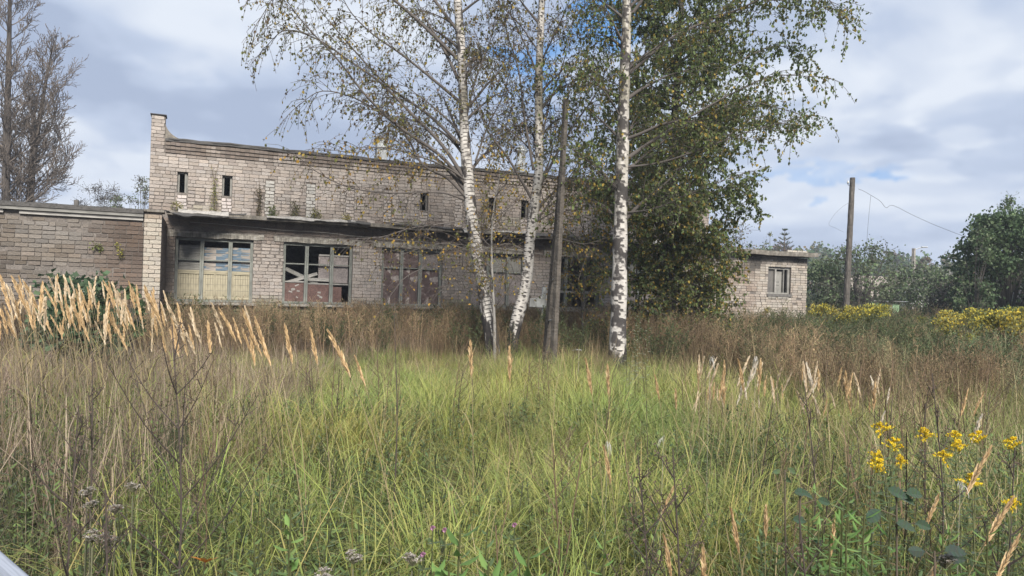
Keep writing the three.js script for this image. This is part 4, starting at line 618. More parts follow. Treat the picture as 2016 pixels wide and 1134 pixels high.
// young pine over the annex
{
  const D = 40, b = at(1541, 600, D), H = at(1541, 450, D).y; b.y = 0; const T = thing('young_pine', 'young pine with upswept shoots showing over the annex roof', 'tree', b.toArray()), S = new MB(), N = new MB(), r = rng(62);
  S.tube([V3(0, 0, 0), V3(0.02, H * 0.5, 0), V3(0, H, 0)], (t) => lerp(0.09, 0.012, t), 6, [0.12, 0.09, 0.07]);
  for (let k = 0; k < 12; k++) { const y = H - 0.12 - k * 0.27, L = 0.12 + k * 0.11; for (let j = 0; j < 6; j++) { const a = j * 1.047 + k * 0.5, e = V3(Math.cos(a) * L, y + L * 0.5, Math.sin(a) * L), s = V3(0, y, 0); S.tube([s, s.clone().lerp(e, 0.6).add(V3(0, -0.05 * L, 0)), e], () => 0.012, 3, [0.12, 0.09, 0.07]); for (let m = 0; m < 34; m++) { const p = s.clone().lerp(e, 0.25 + 0.78 * r()), d = V3(r() - 0.5, r() - 0.1, r() - 0.5).normalize(); N.ribbon([p, p.clone().addScaledVector(d, 0.09)], [0.014, 0.004], perp(d, r), [0.07, 0.10, 0.05]); } } }
  mesh('trunk', S.geo(), BARKV, T); tag(mesh('needles', N.geo(), LEAF, T), null, null, null, 'stuff');
}
// far wood along the horizon
{
  const r = rng(65), list = [];
  for (let k = 0; k < 900; k++) { const a = -0.25 + r() * 1.25, D = 150 + r() * 70, x = Math.sin(a) * D, z = -Math.cos(a) * D, H = 7 + 5.5 * fbm(a * 30, 2, 3, 67) + (r() < 0.1 ? 2 : 0), kind = r(); for (let m = 0; m < 6; m++) list.push({ p: V3(x + gauss(r) * 1.3, H * (0.15 + 0.85 * r()), z + gauss(r) * 1.3), s: 1.6 + r() * 1.2, rx: r() * 6, ry: r() * 6, rz: r() * 6, c: pick(kind < 0.6 ? [gD, gB] : kind < 0.85 ? [gG, gY] : [gr, rust], r) }); }
  const c = new MB(), rr = rng(66); for (let k = 0; k < 46; k++) { const d = V3(gauss(rr), gauss(rr), gauss(rr)).multiplyScalar(0.45), n = V3(rr() - 0.5, rr() - 0.5, rr() - 0.5).normalize(); c.leaf(d, n, perp(n, rr), 0.26, 0.24, [0.8 + rr() * 0.4, 0.8 + rr() * 0.4, 0.8 + rr() * 0.4], 0.1); }
  const im = leafField('far_woods', list, scene, c.geo(), LEAF); tag(im, 'low mixed wood along the horizon at right', null, null, 'stuff');
}

// ---------------------------------------------------------------- poles, wires, far houses
const flat = (g) => { const h = g.toNonIndexed(); h.computeVertexNormals(); return h; };
function pole4(name, a, b, w0, w1, d0, d1, mat, parent, base) { const A = a.clone().sub(base), B = b.clone().sub(base), g = new THREE.BoxGeometry(1, 1, 1, 1, 24, 1), p = g.attributes.position; for (let i = 0; i < p.count; i++) { const f = p.getY(i) + 0.5, x = p.getX(i) * lerp(w0, w1, f), z = p.getZ(i) * lerp(d0, d1, f), n = (fbm(f * 9 + p.getX(i), p.getZ(i) * 3, 3, 71) - 0.5) * 0.02; const cs = Math.cos(0.55), sn = Math.sin(0.55); p.setXYZ(i, lerp(A.x, B.x, f) + x * cs + z * sn + n, lerp(A.y, B.y, f), lerp(A.z, B.z, f) - x * sn + z * cs); } g.computeVertexNormals(); return mesh(name, uvMetres(g), mat, parent); }
{
  const a = at(1088, 725, 15.6), b = at(1114, 196, 15.6); a.y = -0.1; const T = thing('utility_pole', 'weathered concrete utility pole with a bracing strut between the middle and right birches', 'pole', [a.x, 0, a.z]), base = V3(a.x, 0, a.z);
  pole4('post', a, b, 0.105, 0.085, 0.125, 0.095, M.concretePole, T, base);
  const c = at(1072, 725, 16.6), d = at(1106, 330, 15.8); c.y = -0.1; pole4('strut', c, d, 0.11, 0.08, 0.12, 0.09, M.concretePole, T, base);
  for (const f of [0.2, 0.36, 0.62]) { const q = a.clone().lerp(b, f).sub(base), e = c.clone().lerp(d, f * 1.25).sub(base); mesh('tie_bar', new MB().tube([q, e], () => 0.018, 6).geo(), M.zinc, T); }
  const t = b.clone().sub(base); mesh('hook', new MB().tube(spline([t.clone().add(V3(-0.07, -0.25, 0)), t.clone().add(V3(-0.22, -0.25, 0.02)), t.clone().add(V3(-0.24, -0.12, 0.02))], 8), () => 0.012, 6).geo(), M.wire, T);
}
{ // leaning ladder rails and the broken cabinet behind the pole
  const D = 19.5, P = (u, v) => at(u, v, D), base = P(1076, 640); base.y = 0; const T = thing('metal_ladder', 'narrow grey metal ladder leaning behind the concrete pole', 'ladder', base.toArray()), S = (p) => p.clone().sub(base), A = P(1072, 640), B = P(1090, 505), C = P(1088, 640), E = P(1103, 508); A.y = C.y = 0.02;
  mesh('rail', new MB().tube([S(A), S(B)], () => 0.028, 6).geo(), M.zinc, T); mesh('rail', new MB().tube([S(C), S(E)], () => 0.028, 6).geo(), M.zinc, T);
  for (let k = 1; k < 9; k++) mesh('rung', new MB().tube([S(A.clone().lerp(B, k / 9.3)), S(C.clone().lerp(E, k / 9.3))], () => 0.018, 5).geo(), M.zinc, T);
  const q = P(1074, 604), L = thing('metal_sheet', 'broken pale grey L-shaped metal sheet hanging between the leaning birch and the concrete pole', 'metal sheet', [q.x, q.y, q.z], TH), s = D / F;
  const sh = new THREE.Shape(); sh.moveTo(-34 * s, 0); sh.lineTo(0, -2 * s); sh.lineTo(1 * s, 38 * s); sh.lineTo(-8 * s, 38 * s); sh.lineTo(-9 * s, 18 * s); sh.lineTo(-34 * s, 15 * s); sh.closePath();
  mesh('sheet', uvMetres(new THREE.ExtrudeGeometry(sh, { depth: 0.02, bevelEnabled: true, bevelSize: 0.006, bevelThickness: 0.006, bevelSegments: 1 })), M.whiteMetal, L); mesh('edge', uvMetres(box(2.5 * s, 20 * s, 0.05, -7 * s, 28 * s, 0.04)), M.whiteMetal, L); mesh('prop', new MB().tube([V3(-4 * s, 10 * s, -0.03), V3(-4 * s, -q.y, -0.25)], () => 0.025, 6).geo(), M.zinc, L);
}
let woodPoleTop;
{
  const D = 32, a = at(1663, 650, D), b = at(1678.5, 350, D); a.y = -0.1; woodPoleTop = b.clone(); const T = thing('wooden_pole', 'old leaning wooden utility pole right of the annex', 'pole', [a.x, 0, a.z]), base = V3(a.x, 0, a.z);
  mesh('post', makeTrunk([a, a.clone().lerp(b, 0.33), a.clone().lerp(b, 0.66), b].map((p) => p.clone().sub(base)), [0.14, 0.13, 0.12, 0.105], 14, 75, 0.02).g, barkGrey, T);
  mesh('top', new THREE.CircleGeometry(0.105, 14).rotateX(-Math.PI / 2).translate(b.x - base.x, b.y - base.y + 0.002, b.z - base.z), M.woodGrey, T);
  const t = b.clone().sub(base).add(V3(-0.13, -0.32, 0)); mesh('hook', new MB().tube(spline([t.clone().add(V3(0.06, 0, 0)), t.clone().add(V3(-0.05, 0, 0)), t.clone().add(V3(-0.06, 0.08, 0))], 6), () => 0.014, 6).geo(), M.wire, T); mesh('insulator', new THREE.LatheGeometry([[0.0, 0], [0.045, 0], [0.05, 0.04], [0.035, 0.07], [0.045, 0.1], [0, 0.13]].map(([x, y]) => new THREE.Vector2(x, y)), 12).translate(t.x - 0.06, t.y + 0.07, t.z), M.whiteMetal, T);
}
{
  const W = (name, label, list, D, rad) => { const P = px(list, D), o = P[0].clone(), T = mesh(numbered(name), new MB().tube(spline(P.map((p) => p.clone().sub(o)), 40), () => rad, 5).geo(), M.wire, scene); T.position.copy(o); return tag(T, label, 'wire'); };
  W('loose_wire', 'loose black wire sagging from mid-air down to the dark tree at right', [[1690, 372], [1700, 376], [1714, 384], [1733, 396], [1745, 409], [1754, 404], [1796, 423], [1838, 442], [1905, 468], [1960, 488]], 33, 0.008);
  W('loose_wire', 'broken wire end hanging straight down beside the wooden pole', [[1714.5, 385], [1711, 420], [1708, 455], [1706, 488]], 33, 0.006);
  W('loose_wire', 'thin slack wire curling at the left of the wooden pole', [[1673, 398], [1655, 410], [1641, 425], [1632, 442], [1645, 449], [1661, 457]], 32, 0.004);
}
{
  const D = 60, a = at(1796, 640, D), b = at(1799, 489, D); a.y = 0; const T = thing('street_lamp', 'distant concrete street lamp with a short arm on the skyline at right', 'street lamp', [a.x, 0, a.z]), base = V3(a.x, 0, a.z);
  pole4('post', a, b, 0.26, 0.2, 0.26, 0.2, M.concrete, T, base); const e = at(1820, 486.5, D).sub(base), s = b.clone().sub(base).add(V3(0, -0.15, 0)); mesh('arm', new MB().tube([s, s.clone().lerp(e, 0.5).add(V3(0, 0.05, 0)), e], () => 0.035, 6).geo(), M.zinc, T); mesh('lamp_head', new RoundedBoxGeometry(0.5, 0.1, 0.2, 2, 0.04).translate(e.x, e.y, e.z), M.zinc, T);
}
{ // far house with a fibre-cement roof
  const D = 64, c = at(1752, 600, D), ridge = at(1752, 545, D).y, T = thing('far_house', 'low far house with long pale grey roof and dark chimney beyond the apple tree', 'house', [c.x, 0, c.z], 0.1);
  const wl = mesh('wall', uvMetres(slab(-4.4, 4.4, 0, ridge - 1.6, -2.8, 2.8)), std({ color: rgb(0.24, 0.22, 0.18), map: stain }), T);
  const rf = part('roof', T), g = uvMetres(box(9.6, 0.06, 3.9)); const f = mesh('roof_plane', g, std({ color: rgb(0.33, 0.29, 0.26), map: stain }), rf); f.position.set(0, ridge - 0.95, 1.65); f.rotation.x = 0.5; const k = mesh('roof_plane', g, f.material, rf); k.position.set(0, ridge - 0.95, -1.65); k.rotation.x = -0.5;
  mesh('chimney', uvMetres(box(0.5, 1.2, 0.5, 0.5, ridge - 0.05, 0)), M.woodDark, rf); const gs = new THREE.Shape(); gs.moveTo(-2.8, ridge - 1.62); gs.lineTo(2.8, ridge - 1.62); gs.lineTo(0, ridge - 0.1); for (const x of [-4.35, 4.25]) mesh('gable', uvMetres(new THREE.ExtrudeGeometry(gs, { depth: 0.1, bevelEnabled: false }).rotateY(Math.PI / 2).translate(x, 0, 0)), wl.material, T);
  for (const x of [-2.4, 0.4, 2.6]) mesh('window', uvMetres(slab(x, x + 0.9, 0.9, ridge - 1.9, 2.8, 2.84)), M.woodDark, T);
}
{ // little green shed with patched roof, white shed behind
  const D = 41, c = at(1736, 620, D), T = thing('green_shed', 'small light green shed with a patched sheet roof behind the weeds', 'shed', [c.x, 0, c.z], 0.15), y = at(1736, 598, D).y, gm = std({ color: rgb(0.30, 0.48, 0.29), map: stain });
  for (let k = 0; k < 8; k++) mesh('wall_board', uvMetres(slab(-0.78 + k * 0.2, -0.59 + k * 0.2, 0, y, 0.3, 0.33)), k === 4 || k === 5 ? M.woodGrey : gm, T); mesh('wall', uvMetres(slab(-0.8, 0.82, 0, y - 0.01, -1.2, 0.29)), gm, T); mesh('post', uvMetres(slab(-0.98, -0.83, 0, y + 0.06, 0.3, 0.42)), std({ color: rgb(0.25, 0.58, 0.33), map: stain }), T);
  for (let k = 0; k < 5; k++) { const m = mesh('roof_sheet', uvMetres(box(0.46, 0.025, 2.0)), k % 2 ? M.feltPale : M.zinc, T); m.position.set(-0.86 + k * 0.45, y + 0.09 + hash(k, 2) * 0.03, -0.42); m.rotation.set(-0.05, 0, (hash(k, 3) - 0.5) * 0.08); }
  const D2 = 50, c2 = at(1815, 620, D2), y2 = at(1815, 574, D2).y, U = thing('white_shed', 'small white walled shed with dark roof behind the grey-green bush', 'shed', [c2.x, 0, c2.z], -0.2), wm = std({ color: rgb(0.62, 0.62, 0.62), map: stain });
  mesh('wall', uvMetres(slab(-0.9, 0.9, 0, y2, -2, 0.5)), wm, U); mesh('door', uvMetres(slab(0.25, 0.65, 0.1, y2 - 0.2, 0.5, 0.53)), M.woodGrey, U); const rr = mesh('roof', uvMetres(box(2.1, 0.07, 2.9)), M.woodDark, U); rr.position.set(0, y2 + 0.2, -0.75); rr.rotation.x = 0.12; mesh('barge_board', uvMetres(box(2.1, 0.12, 0.03, 0, y2 + 0.06, 0.7)), wm, U);
  const P = px([[1790, 588], [1800, 572], [1813, 558]], 47), o = P[0].clone(); const k = mesh('leaning_trunk', new MB().tube([V3(-0.25, -o.y, 0), ...P.map((p) => p.sub(o))], () => 0.06, 6).geo(), barkPale, scene); k.position.copy(o); tag(k, 'pale leaning birch stem in front of the white shed', 'tree trunk');
}
{ // pale painted edge of the vehicle door, at the bottom left corner
  const a = at(0, 1068, 0.7), b = at(74, 1132, 0.7), d = b.clone().sub(a).normalize(), up = V3(-d.y, d.x, 0).negate().normalize(); if (up.y > 0) up.negate(); const c = a.clone().lerp(b, 0.5).addScaledVector(up, 0.06), o = mesh('window_ledge', new RoundedBoxGeometry(0.7, 0.12, 0.09, 4, 0.012), std({ color: rgb(0.33, 0.355, 0.41), roughness: 0.6, map: blotch }), scene); o.position.copy(c); o.rotation.z = Math.atan2(d.y, d.x); o.position.z += 0.045; tag(o, 'pale grey painted ledge cutting across the bottom left corner', 'ledge');
}

// ---------------------------------------------------------------- meadow
const local = (x, z) => { const dx = x - ORG.x, dz = z - ORG.z; return [dx * Math.cos(TH) - dz * Math.sin(TH), dx * Math.sin(TH) + dz * Math.cos(TH)]; };
const free = (x, z) => { const [s, q] = local(x, z); return s < 0.45 ? q > 3.35 || s < -9.5 : s < 23.9 ? q > 0.25 : true; };
// tufts
function bladeTuft(seed, o) {
  const r = rng(seed), m = new MB();
  for (let k = 0; k < o.n; k++) {
    const a = r() * 6.283, rad = o.rad * Math.sqrt(r()), p = V3(Math.cos(a) * rad, 0, Math.sin(a) * rad), L = o.h * (0.5 + 0.6 * r()), az = a + (r() - 0.5) * 2, lean = o.lean * (0.3 + r()), d = V3(Math.cos(az) * lean, 1, Math.sin(az) * lean).normalize(), pts = [p], K = o.seg || 5, w = o.w * (0.6 + 0.7 * r());
    for (let q = 0; q < K; q++) { pts.push(pts[q].clone().addScaledVector(d, L / K)); d.y -= o.curl * (0.5 + r()) * (q + 1) / K * 0.55; if (o.kink && r() < o.kink) { d.x += (r() - 0.5) * 1.4; d.y -= r() * 0.7; d.z += (r() - 0.5) * 1.4; } d.normalize(); }
    const side = V3(-Math.sin(az + (r() - 0.5)), 0, Math.cos(az + (r() - 0.5))), c = pick(o.colors, r), c2 = r() < (o.tip || 0) ? [0.33, 0.25, 0.12] : c.map((x) => x * 1.08); m.ribbon(pts, pts.map((_, i) => w * (i === K ? 0 : i === 0 ? 0.6 : 1 - 0.6 * Math.pow(i / K, 2))), side, c, c2);
  }
  return m.geo();
}
function weedTuft(seed, o) {                                            // dead branched stalks with seed bits
  const r = rng(seed), m = new MB();
  for (let k = 0; k < o.n; k++) {
    const a = r() * 6.283, p = V3(Math.cos(a) * o.rad * r(), 0, Math.sin(a) * o.rad * r()), H = o.h * (0.6 + 0.5 * r()), top = p.clone().add(V3((r() - 0.5) * 0.3, H, (r() - 0.5) * 0.3)), mid = p.clone().lerp(top, 0.5).add(V3((r() - 0.5) * 0.06, 0, (r() - 0.5) * 0.06)), c = pick(o.colors, r), sp = [p, mid, top];
    m.tube(sp, (f) => lerp(0.0055, 0.003, f), 3, c);
    for (let j = 0; j < o.br; j++) { const f = 0.35 + 0.62 * (j + r()) / o.br, q = f < 0.5 ? p.clone().lerp(mid, f * 2) : mid.clone().lerp(top, f * 2 - 1), e = q.clone().add(V3((r() - 0.5) * 0.3, 0.06 + r() * 0.16, (r() - 0.5) * 0.3)), dd = V3().subVectors(e, q); m.ribbon([q, e], [0.004, 0.003], perp(dd.clone().normalize(), r), c); for (let b = 0; b < o.bits; b++) { const w = q.clone().addScaledVector(dd, 0.25 + 0.8 * r()), d = V3(r() - 0.5, r() - 0.3, r() - 0.5).normalize(), cc = pick(o.bitColors, r); m.ribbon([w, w.clone().addScaledVector(d, o.bit * (0.5 + r()))], [o.bit * 0.45, o.bit * 0.2], perp(d, r), cc); } }
  }
  return m.geo();
}
function forbTuft(seed, o) {                                            // leafy green stems
  const r = rng(seed), m = new MB();
  for (let k = 0; k < o.n; k++) {
    const a = r() * 6.283, p = V3(Math.cos(a) * o.rad * r(), 0, Math.sin(a) * o.rad * r()), H = o.h * (0.5 + 0.6 * r()), top = p.clone().add(V3((r() - 0.5) * 0.2, H, (r() - 0.5) * 0.2));
    m.tube([p, top], () => 0.003, 3, [0.09, 0.10, 0.04]);
    const n = Math.round(H / o.gap); for (let j = 0; j < n; j++) { const f = 0.15 + 0.85 * j / n, q = p.clone().lerp(top, f), az = j * 2.4 + r(), d = V3(Math.cos(az), 0.35 + r() * 0.5 - 0.3 * (1 - f), Math.sin(az)).normalize(), s = V3(-Math.sin(az), 0, Math.cos(az)); m.leaf(q, d, s, o.leaf * (0.6 + 0.5 * r()) * (1.1 - 0.4 * f), o.leaf * o.ratio, pick(o.colors, r), 0.2); }
  }
  return m.geo();
}
function sow(root, name, geos, mat, seed, d0, d1, per, weight, scale, color, spread = 0.76) {
  const r = rng(seed), lists = geos.map(() => []), area = spread * (d1 * d1 - d0 * d0), n = Math.round(area * per);
  for (let k = 0; k < n; k++) { const D = Math.sqrt(lerp(d0 * d0, d1 * d1, r())), x = (r() * 2 - 1) * (spread * D + 0.4), z = -D; const w = weight(x, D); if (r() > w || !free(x, z)) continue; lists[Math.floor(r() * geos.length)].push([x, z, scale(x, D, r), r() * 6.283, color(x, D, r), (r() - 0.5) * 0.3]); }
  const m = new THREE.Matrix4(), q = new THREE.Quaternion(), S = V3();
  lists.forEach((l, i) => { if (!l.length) return; const im = new THREE.InstancedMesh(geos[i], mat, l.length); im.name = name; im.castShadow = im.receiveShadow = true; l.forEach(([x, z, s, t, c, tilt], j) => { q.setFromEuler(new THREE.Euler(tilt * 0.5, t, tilt)); S.set(s, s, s); im.setMatrixAt(j, m.compose(V3(x, groundY(x, z) - 0.02, z), q, S)); im.setColorAt(j, rgb(...c)); }); root.add(im); });
}
const stuff = (name, label) => { const g = new THREE.Group(); g.name = name; scene.add(g); return tag(g, label, null, null, 'stuff'); };
const patch = (x, D, cx, cd, rx, rd, seed) => { const a = (x - cx) / rx, b = (D - cd) / rd, e = Math.sqrt(a * a + b * b) + (fbm(x * 0.8 + 20, D * 0.8, 3, seed) - 0.5) * 0.9; return 1 - smoothstep(e, 0.65, 1.05); };
const lowBack = (x, D) => 1 - 0.55 * smoothstep(D, 9.5 - 0.0 * x, 14) * (1 - smoothstep(x, 2.2, 4.2)) * (1 - 0.75 * smoothstep(fbm(x * 1.1 + 4, D * 1.1, 3, 805), 0.52, 0.62));
const greenPatch = (x, D) => Math.max(patch(x, D, -1.0, 9, 4.6, 5.4, 801), patch(x, D, 0.1, 4.6, 2.7, 3.4, 802) * 0.9, patch(x, D, -0.8, 14.5, 5.6, 3.6, 803) * 0.9);
const G1 = [0.235, 0.275, 0.072], G2 = [0.165, 0.21, 0.06], G3 = [0.31, 0.32, 0.11], T1 = [0.42, 0.345, 0.21], T2 = [0.32, 0.255, 0.155], T3 = [0.24, 0.185, 0.115], B1 = [0.19, 0.14, 0.09], B2 = [0.145, 0.105, 0.072];
{
  const sedge = [0, 1, 2].map((i) => bladeTuft(811 + i, { n: 64, rad: 0.14, h: 0.95, w: 0.0058, lean: 0.85, curl: 1.25, kink: 0.05, colors: [G1, G2, G3, G1], tip: 0.15 }));
  const g = stuff('sedge_grass', 'bright green arching grass tussocks across the middle of the meadow');
  sow(g, 'tussock', sedge, GRASS, 821, 2.2, 18, 30, (x, D) => (greenPatch(x, D) + 0.06) * smoothstep(D, 2.2, 4.2) * (0.3 + 0.9 * smoothstep(fbm(x * 2.3, D * 2.3, 3, 827), 0.38, 0.58)), (x, D, r) => (0.6 + r() * 0.5) * (0.45 + 1.0 * fbm(x * 0.9 + 3, D * 0.9, 3, 829)) * lowBack(x, D) * 0.92, (x, D, r) => { const k = 0.8 + 0.5 * fbm(x * 1.1, D * 1.1, 3, 823), y = fbm(x * 0.6 + 9, D * 0.6, 3, 825); return [k * lerp(0.8, 1.25, y), k, k * 0.9]; });
  const mid = [0, 1, 2].map((i) => bladeTuft(831 + i, { n: 50, rad: 0.18, h: 0.8, w: 0.0046, lean: 0.6, curl: 0.8, kink: 0.16, colors: [G2, G1, G1, T1, [0.18, 0.18, 0.06]], tip: 0.22 }));
  const h = stuff('mixed_grass', 'mixed green and straw grass filling the rest of the meadow');
  sow(h, 'tuft', mid, GRASS, 841, 1.9, 20, 15, (x, D) => (1 - 0.65 * greenPatch(x, D)) * (0.55 + 0.45 * smoothstep(x, -2.2, 0.5)), (x, D, r) => (D < 4 ? 0.5 : 0.7) * (0.7 + 0.6 * fbm(x * 0.8, D * 0.8, 3, 845)) * lowBack(x, D) + r() * 0.35 * lowBack(x, D), (x, D, r) => { const k = 0.75 + 0.6 * fbm(x, D, 3, 843), l = smoothstep(x, -2.0, -3.2); return [k * lerp(1, 1.0, l), k * lerp(1, 0.82, l), k * lerp(1, 1.15, l)]; });
}
{
  const dry = [0, 1, 2].map((i) => bladeTuft(851 + i, { n: 36, rad: 0.18, h: 1.0, w: 0.0042, lean: 0.4, curl: 0.4, kink: 0.24, colors: [T1, T2, T3, T2, B1] }));
  const g = stuff('dry_grass', 'dry straw-coloured grass standing between the green tussocks');
  sow(g, 'dry_tuft', dry, DRY, 861, 1.8, 26, 9, (x, D) => { const left = smoothstep(x, -1.6, -2.8) * (1 - smoothstep(D, 9, 12)); return clamp(0.16 + left * 0.9 + smoothstep(D, 11, 14) * 0.4 - greenPatch(x, D) * 0.14, 0, 1); }, (x, D, r) => ((D < 4 ? 0.6 : 0.75) + r() * 0.45) * (D < 17 ? lowBack(x, D) : 0.9), (x, D, r) => { const k = 0.65 + 0.65 * fbm(x * 1.2, D * 1.2, 3, 863), l = smoothstep(x, -1.6, -2.6); return [k * lerp(1, 0.86, l), k * lerp(0.96, 0.84, l), k * lerp(0.92, 1.02, l)]; });
}
{
  const weeds = [0, 1, 2, 3].map((i) => weedTuft(871 + i, { n: 6, rad: 0.22, h: 1.12, br: 11, bits: 7, bit: 0.022, colors: [B1, B2, T3], bitColors: [B1, B2, [0.21, 0.165, 0.095], [0.16, 0.155, 0.08], [0.25, 0.20, 0.12]] }));
  const g = stuff('brown_weeds', 'withered brown weeds between the meadow and the brick buildings');
  sow(g, 'withered_weed', weeds, DRY, 881, 9, 32, 13, (x, D) => { const edge = 16.9 + (fbm(x * 0.9, 3, 4, 883) - 0.5) * 5 - smoothstep(x, 2.0, 4.6) * 6 - smoothstep(x, -3.5, -6) * 3; return smoothstep(D, edge - 0.8, edge + 1.6) * clamp(0.25 + 1.6 * smoothstep(fbm(x * 0.7 + 3, D * 0.7, 3, 885), 0.36, 0.56), 0, 1); }, (x, D, r) => 0.5 + 0.5 * r() + 0.32 * fbm(x * 0.8, D * 0.8, 3, 887) - 0.12 * smoothstep(x, 3, 6), (x, D, r) => { const n = fbm(x * 0.5, D * 0.5, 3, 889), grn = smoothstep(n, 0.52, 0.66) * smoothstep(x, 3, 8) + 0.12 * r(); const k = (0.35 + 1.2 * fbm(x * 1.5, D * 1.5, 3, 891)) * (r() < 0.3 ? 1.6 : 0.95); return [k * lerp(1.05, 0.72, grn), k * lerp(0.95, 1.15, grn), k * lerp(0.9, 0.95, grn)]; });
  const gw = [0, 1].map((i) => weedTuft(895 + i, { n: 5, rad: 0.25, h: 1.0, br: 10, bits: 9, bit: 0.034, colors: [[0.10, 0.10, 0.05]], bitColors: [[0.085, 0.115, 0.045], [0.11, 0.13, 0.05], [0.07, 0.09, 0.04]] }));
  const h = stuff('green_weeds', 'green leafy weeds scattered through the brown growth at right and by the walls');
  sow(h, 'leafy_weed', gw, LEAF, 897, 10, 45, 5, (x, D) => smoothstep(D, 11, 13) * smoothstep(D + smoothstep(x, 2, 4) * 6, 15.5, 17.5) * clamp(0.3 + 0.9 * smoothstep(fbm(x * 0.45, D * 0.45, 3, 899), 0.46, 0.62) * smoothstep(x, 1, 7), 0, 1), (x, D, r) => 0.75 + 0.4 * r(), (x, D, r) => { const k = 0.8 + 0.5 * r(); return [k, k, k]; });
  const old = stuff('far_field_weeds', 'brown and green weeds running back to the far bushes at right');
  sow(old, 'field_weed', [weeds[0], gw[0]], DRY, 901, 26, 62, 2.2, (x, D) => smoothstep(x, 6, 9), (x, D, r) => 0.9 + 0.5 * r(), (x, D, r) => { const k = 0.85 + 0.4 * r(); return [k, k, k * 0.95]; });
}
{
  const forbs = [0, 1, 2].map((i) => forbTuft(911 + i, { n: 5, rad: 0.2, h: 0.55, gap: 0.035, leaf: 0.075, ratio: 0.26, colors: [[0.13, 0.19, 0.06], [0.17, 0.235, 0.075], [0.10, 0.15, 0.065]] }));
  const feath = [0, 1].map((i) => forbTuft(915 + i, { n: 8, rad: 0.18, h: 0.5, gap: 0.018, leaf: 0.04, ratio: 0.12, colors: [[0.075, 0.10, 0.055], [0.09, 0.115, 0.06], [0.06, 0.085, 0.05]] }));
  const g = stuff('green_forbs', 'low leafy green plants under the grass in the foreground');
  sow(g, 'leafy_forb', forbs, LEAF, 921, 1.7, 8, 22, (x, D) => 0.3 + 0.7 * smoothstep(fbm(x * 0.9, D * 0.9, 3, 923), 0.42, 0.58) - greenPatch(x, D) * 0.2 * smoothstep(D, 4, 5) + 0.3 * smoothstep(x, 0.4, 1.6), (x, D, r) => 0.6 + 0.5 * r(), (x, D, r) => { const k = 0.8 + 0.5 * r(); return [k, k, k]; });
  sow(g, 'feathery_forb', feath, LEAF, 925, 1.7, 6, 12, (x, D) => 0.25 + 0.5 * smoothstep(x, -0.4, -1.4), (x, D, r) => 0.6 + 0.6 * r(), (x, D, r) => { const k = 0.8 + 0.4 * r(); return [k, k, k]; });
}

{
  const st = [0, 1, 2].map((i) => weedTuft(951 + i, { n: 2, rad: 0.12, h: 0.95, br: 9, bits: 3, bit: 0.012, colors: [[0.07, 0.052, 0.042], [0.11, 0.075, 0.052], [0.16, 0.11, 0.07]], bitColors: [[0.12, 0.085, 0.06], [0.16, 0.12, 0.07]] }));
  const g = stuff('dark_stems', 'thin dark dead stems standing through the meadow grass');
  sow(g, 'dead_stem', st, DRY, 955, 1.9, 11, 1.7, (x, D) => clamp(0.35 + smoothstep(x, -1.4, -2.4) * 0.6 + 0.5 * smoothstep(x, 0, 1.2), 0, 1), (x, D, r) => (D < 3.5 ? 0.65 : 0.8) + 0.35 * r(), (x, D, r) => [1, 1, 1]);
}

{
  const th = [0, 1, 2].map((i) => bladeTuft(961 + i, { n: 54, rad: 0.22, h: 0.5, w: 0.004, lean: 1.9, curl: 0.9, kink: 0.4, seg: 6, colors: [T1, T2, T3, B1, [0.42, 0.35, 0.22]] }));
  const g = stuff('fallen_thatch', 'tangled fallen straw lying among the foreground plants');
  sow(g, 'thatch', th, DRY, 965, 1.8, 9, 16, (x, D) => clamp(0.04 + patch(x, D, -0.85, 2.9, 0.8, 0.9, 967) + smoothstep(x, -1.2, -2.2) * 0.4 + 0.4 * smoothstep(fbm(x * 1.3 + 5, D * 1.3, 3, 969), 0.52, 0.64), 0, 1), (x, D, r) => 0.7 + 0.6 * r(), (x, D, r) => { const k = 0.7 + 0.6 * r(), l = smoothstep(x, -1.4, -2.4); return [k * lerp(1, 0.85, l), k * lerp(0.98, 0.86, l), k * lerp(0.95, 0.95, l)]; });
}

// ---------------------------------------------------------------- goldenrod, single plants
const GOLD = leafMat({ transmission: 0.2, roughness: 0.9 });
function rodHead(m, p, dir, r, L) {                                     // one arching panicle of tiny yellow florets
  for (let b = 0; b < 12; b++) { const az = r() * 6.283, d = V3(Math.cos(az) * 0.8 + dir.x, 0.25 + r() * 0.5, Math.sin(az) * 0.8 + dir.z).normalize(), q = p.clone().addScaledVector(V3(dir.x * 0.3, 1, dir.z * 0.3), -L * 0.75 * b / 12), bl = L * (0.25 + 0.75 * b / 12) * (0.6 + r() * 0.5), pts = [q]; for (let k = 0; k < 3; k++) { pts.push(pts[k].clone().addScaledVector(d, bl / 3)); d.y -= 0.38; d.normalize(); } m.ribbon(pts, [0.003, 0.003, 0.003, 0.002], perp(d, r), [0.16, 0.17, 0.04]); for (let f = 0; f < 22; f++) { const g = r() * 3, i = Math.min(2, Math.floor(g)), w = pts[i].clone().lerp(pts[i + 1], g - i).add(V3((r() - 0.5) * 0.008, 0.004 + r() * 0.008, (r() - 0.5) * 0.008)), e = V3(r() - 0.5, r(), r() - 0.5).normalize(); m.ribbon([w, w.clone().addScaledVector(e, 0.007)], [0.006, 0.004], perp(e, r), pick([[0.72, 0.52, 0.02], [0.66, 0.44, 0.015], [0.75, 0.60, 0.05]], r)); } }
}
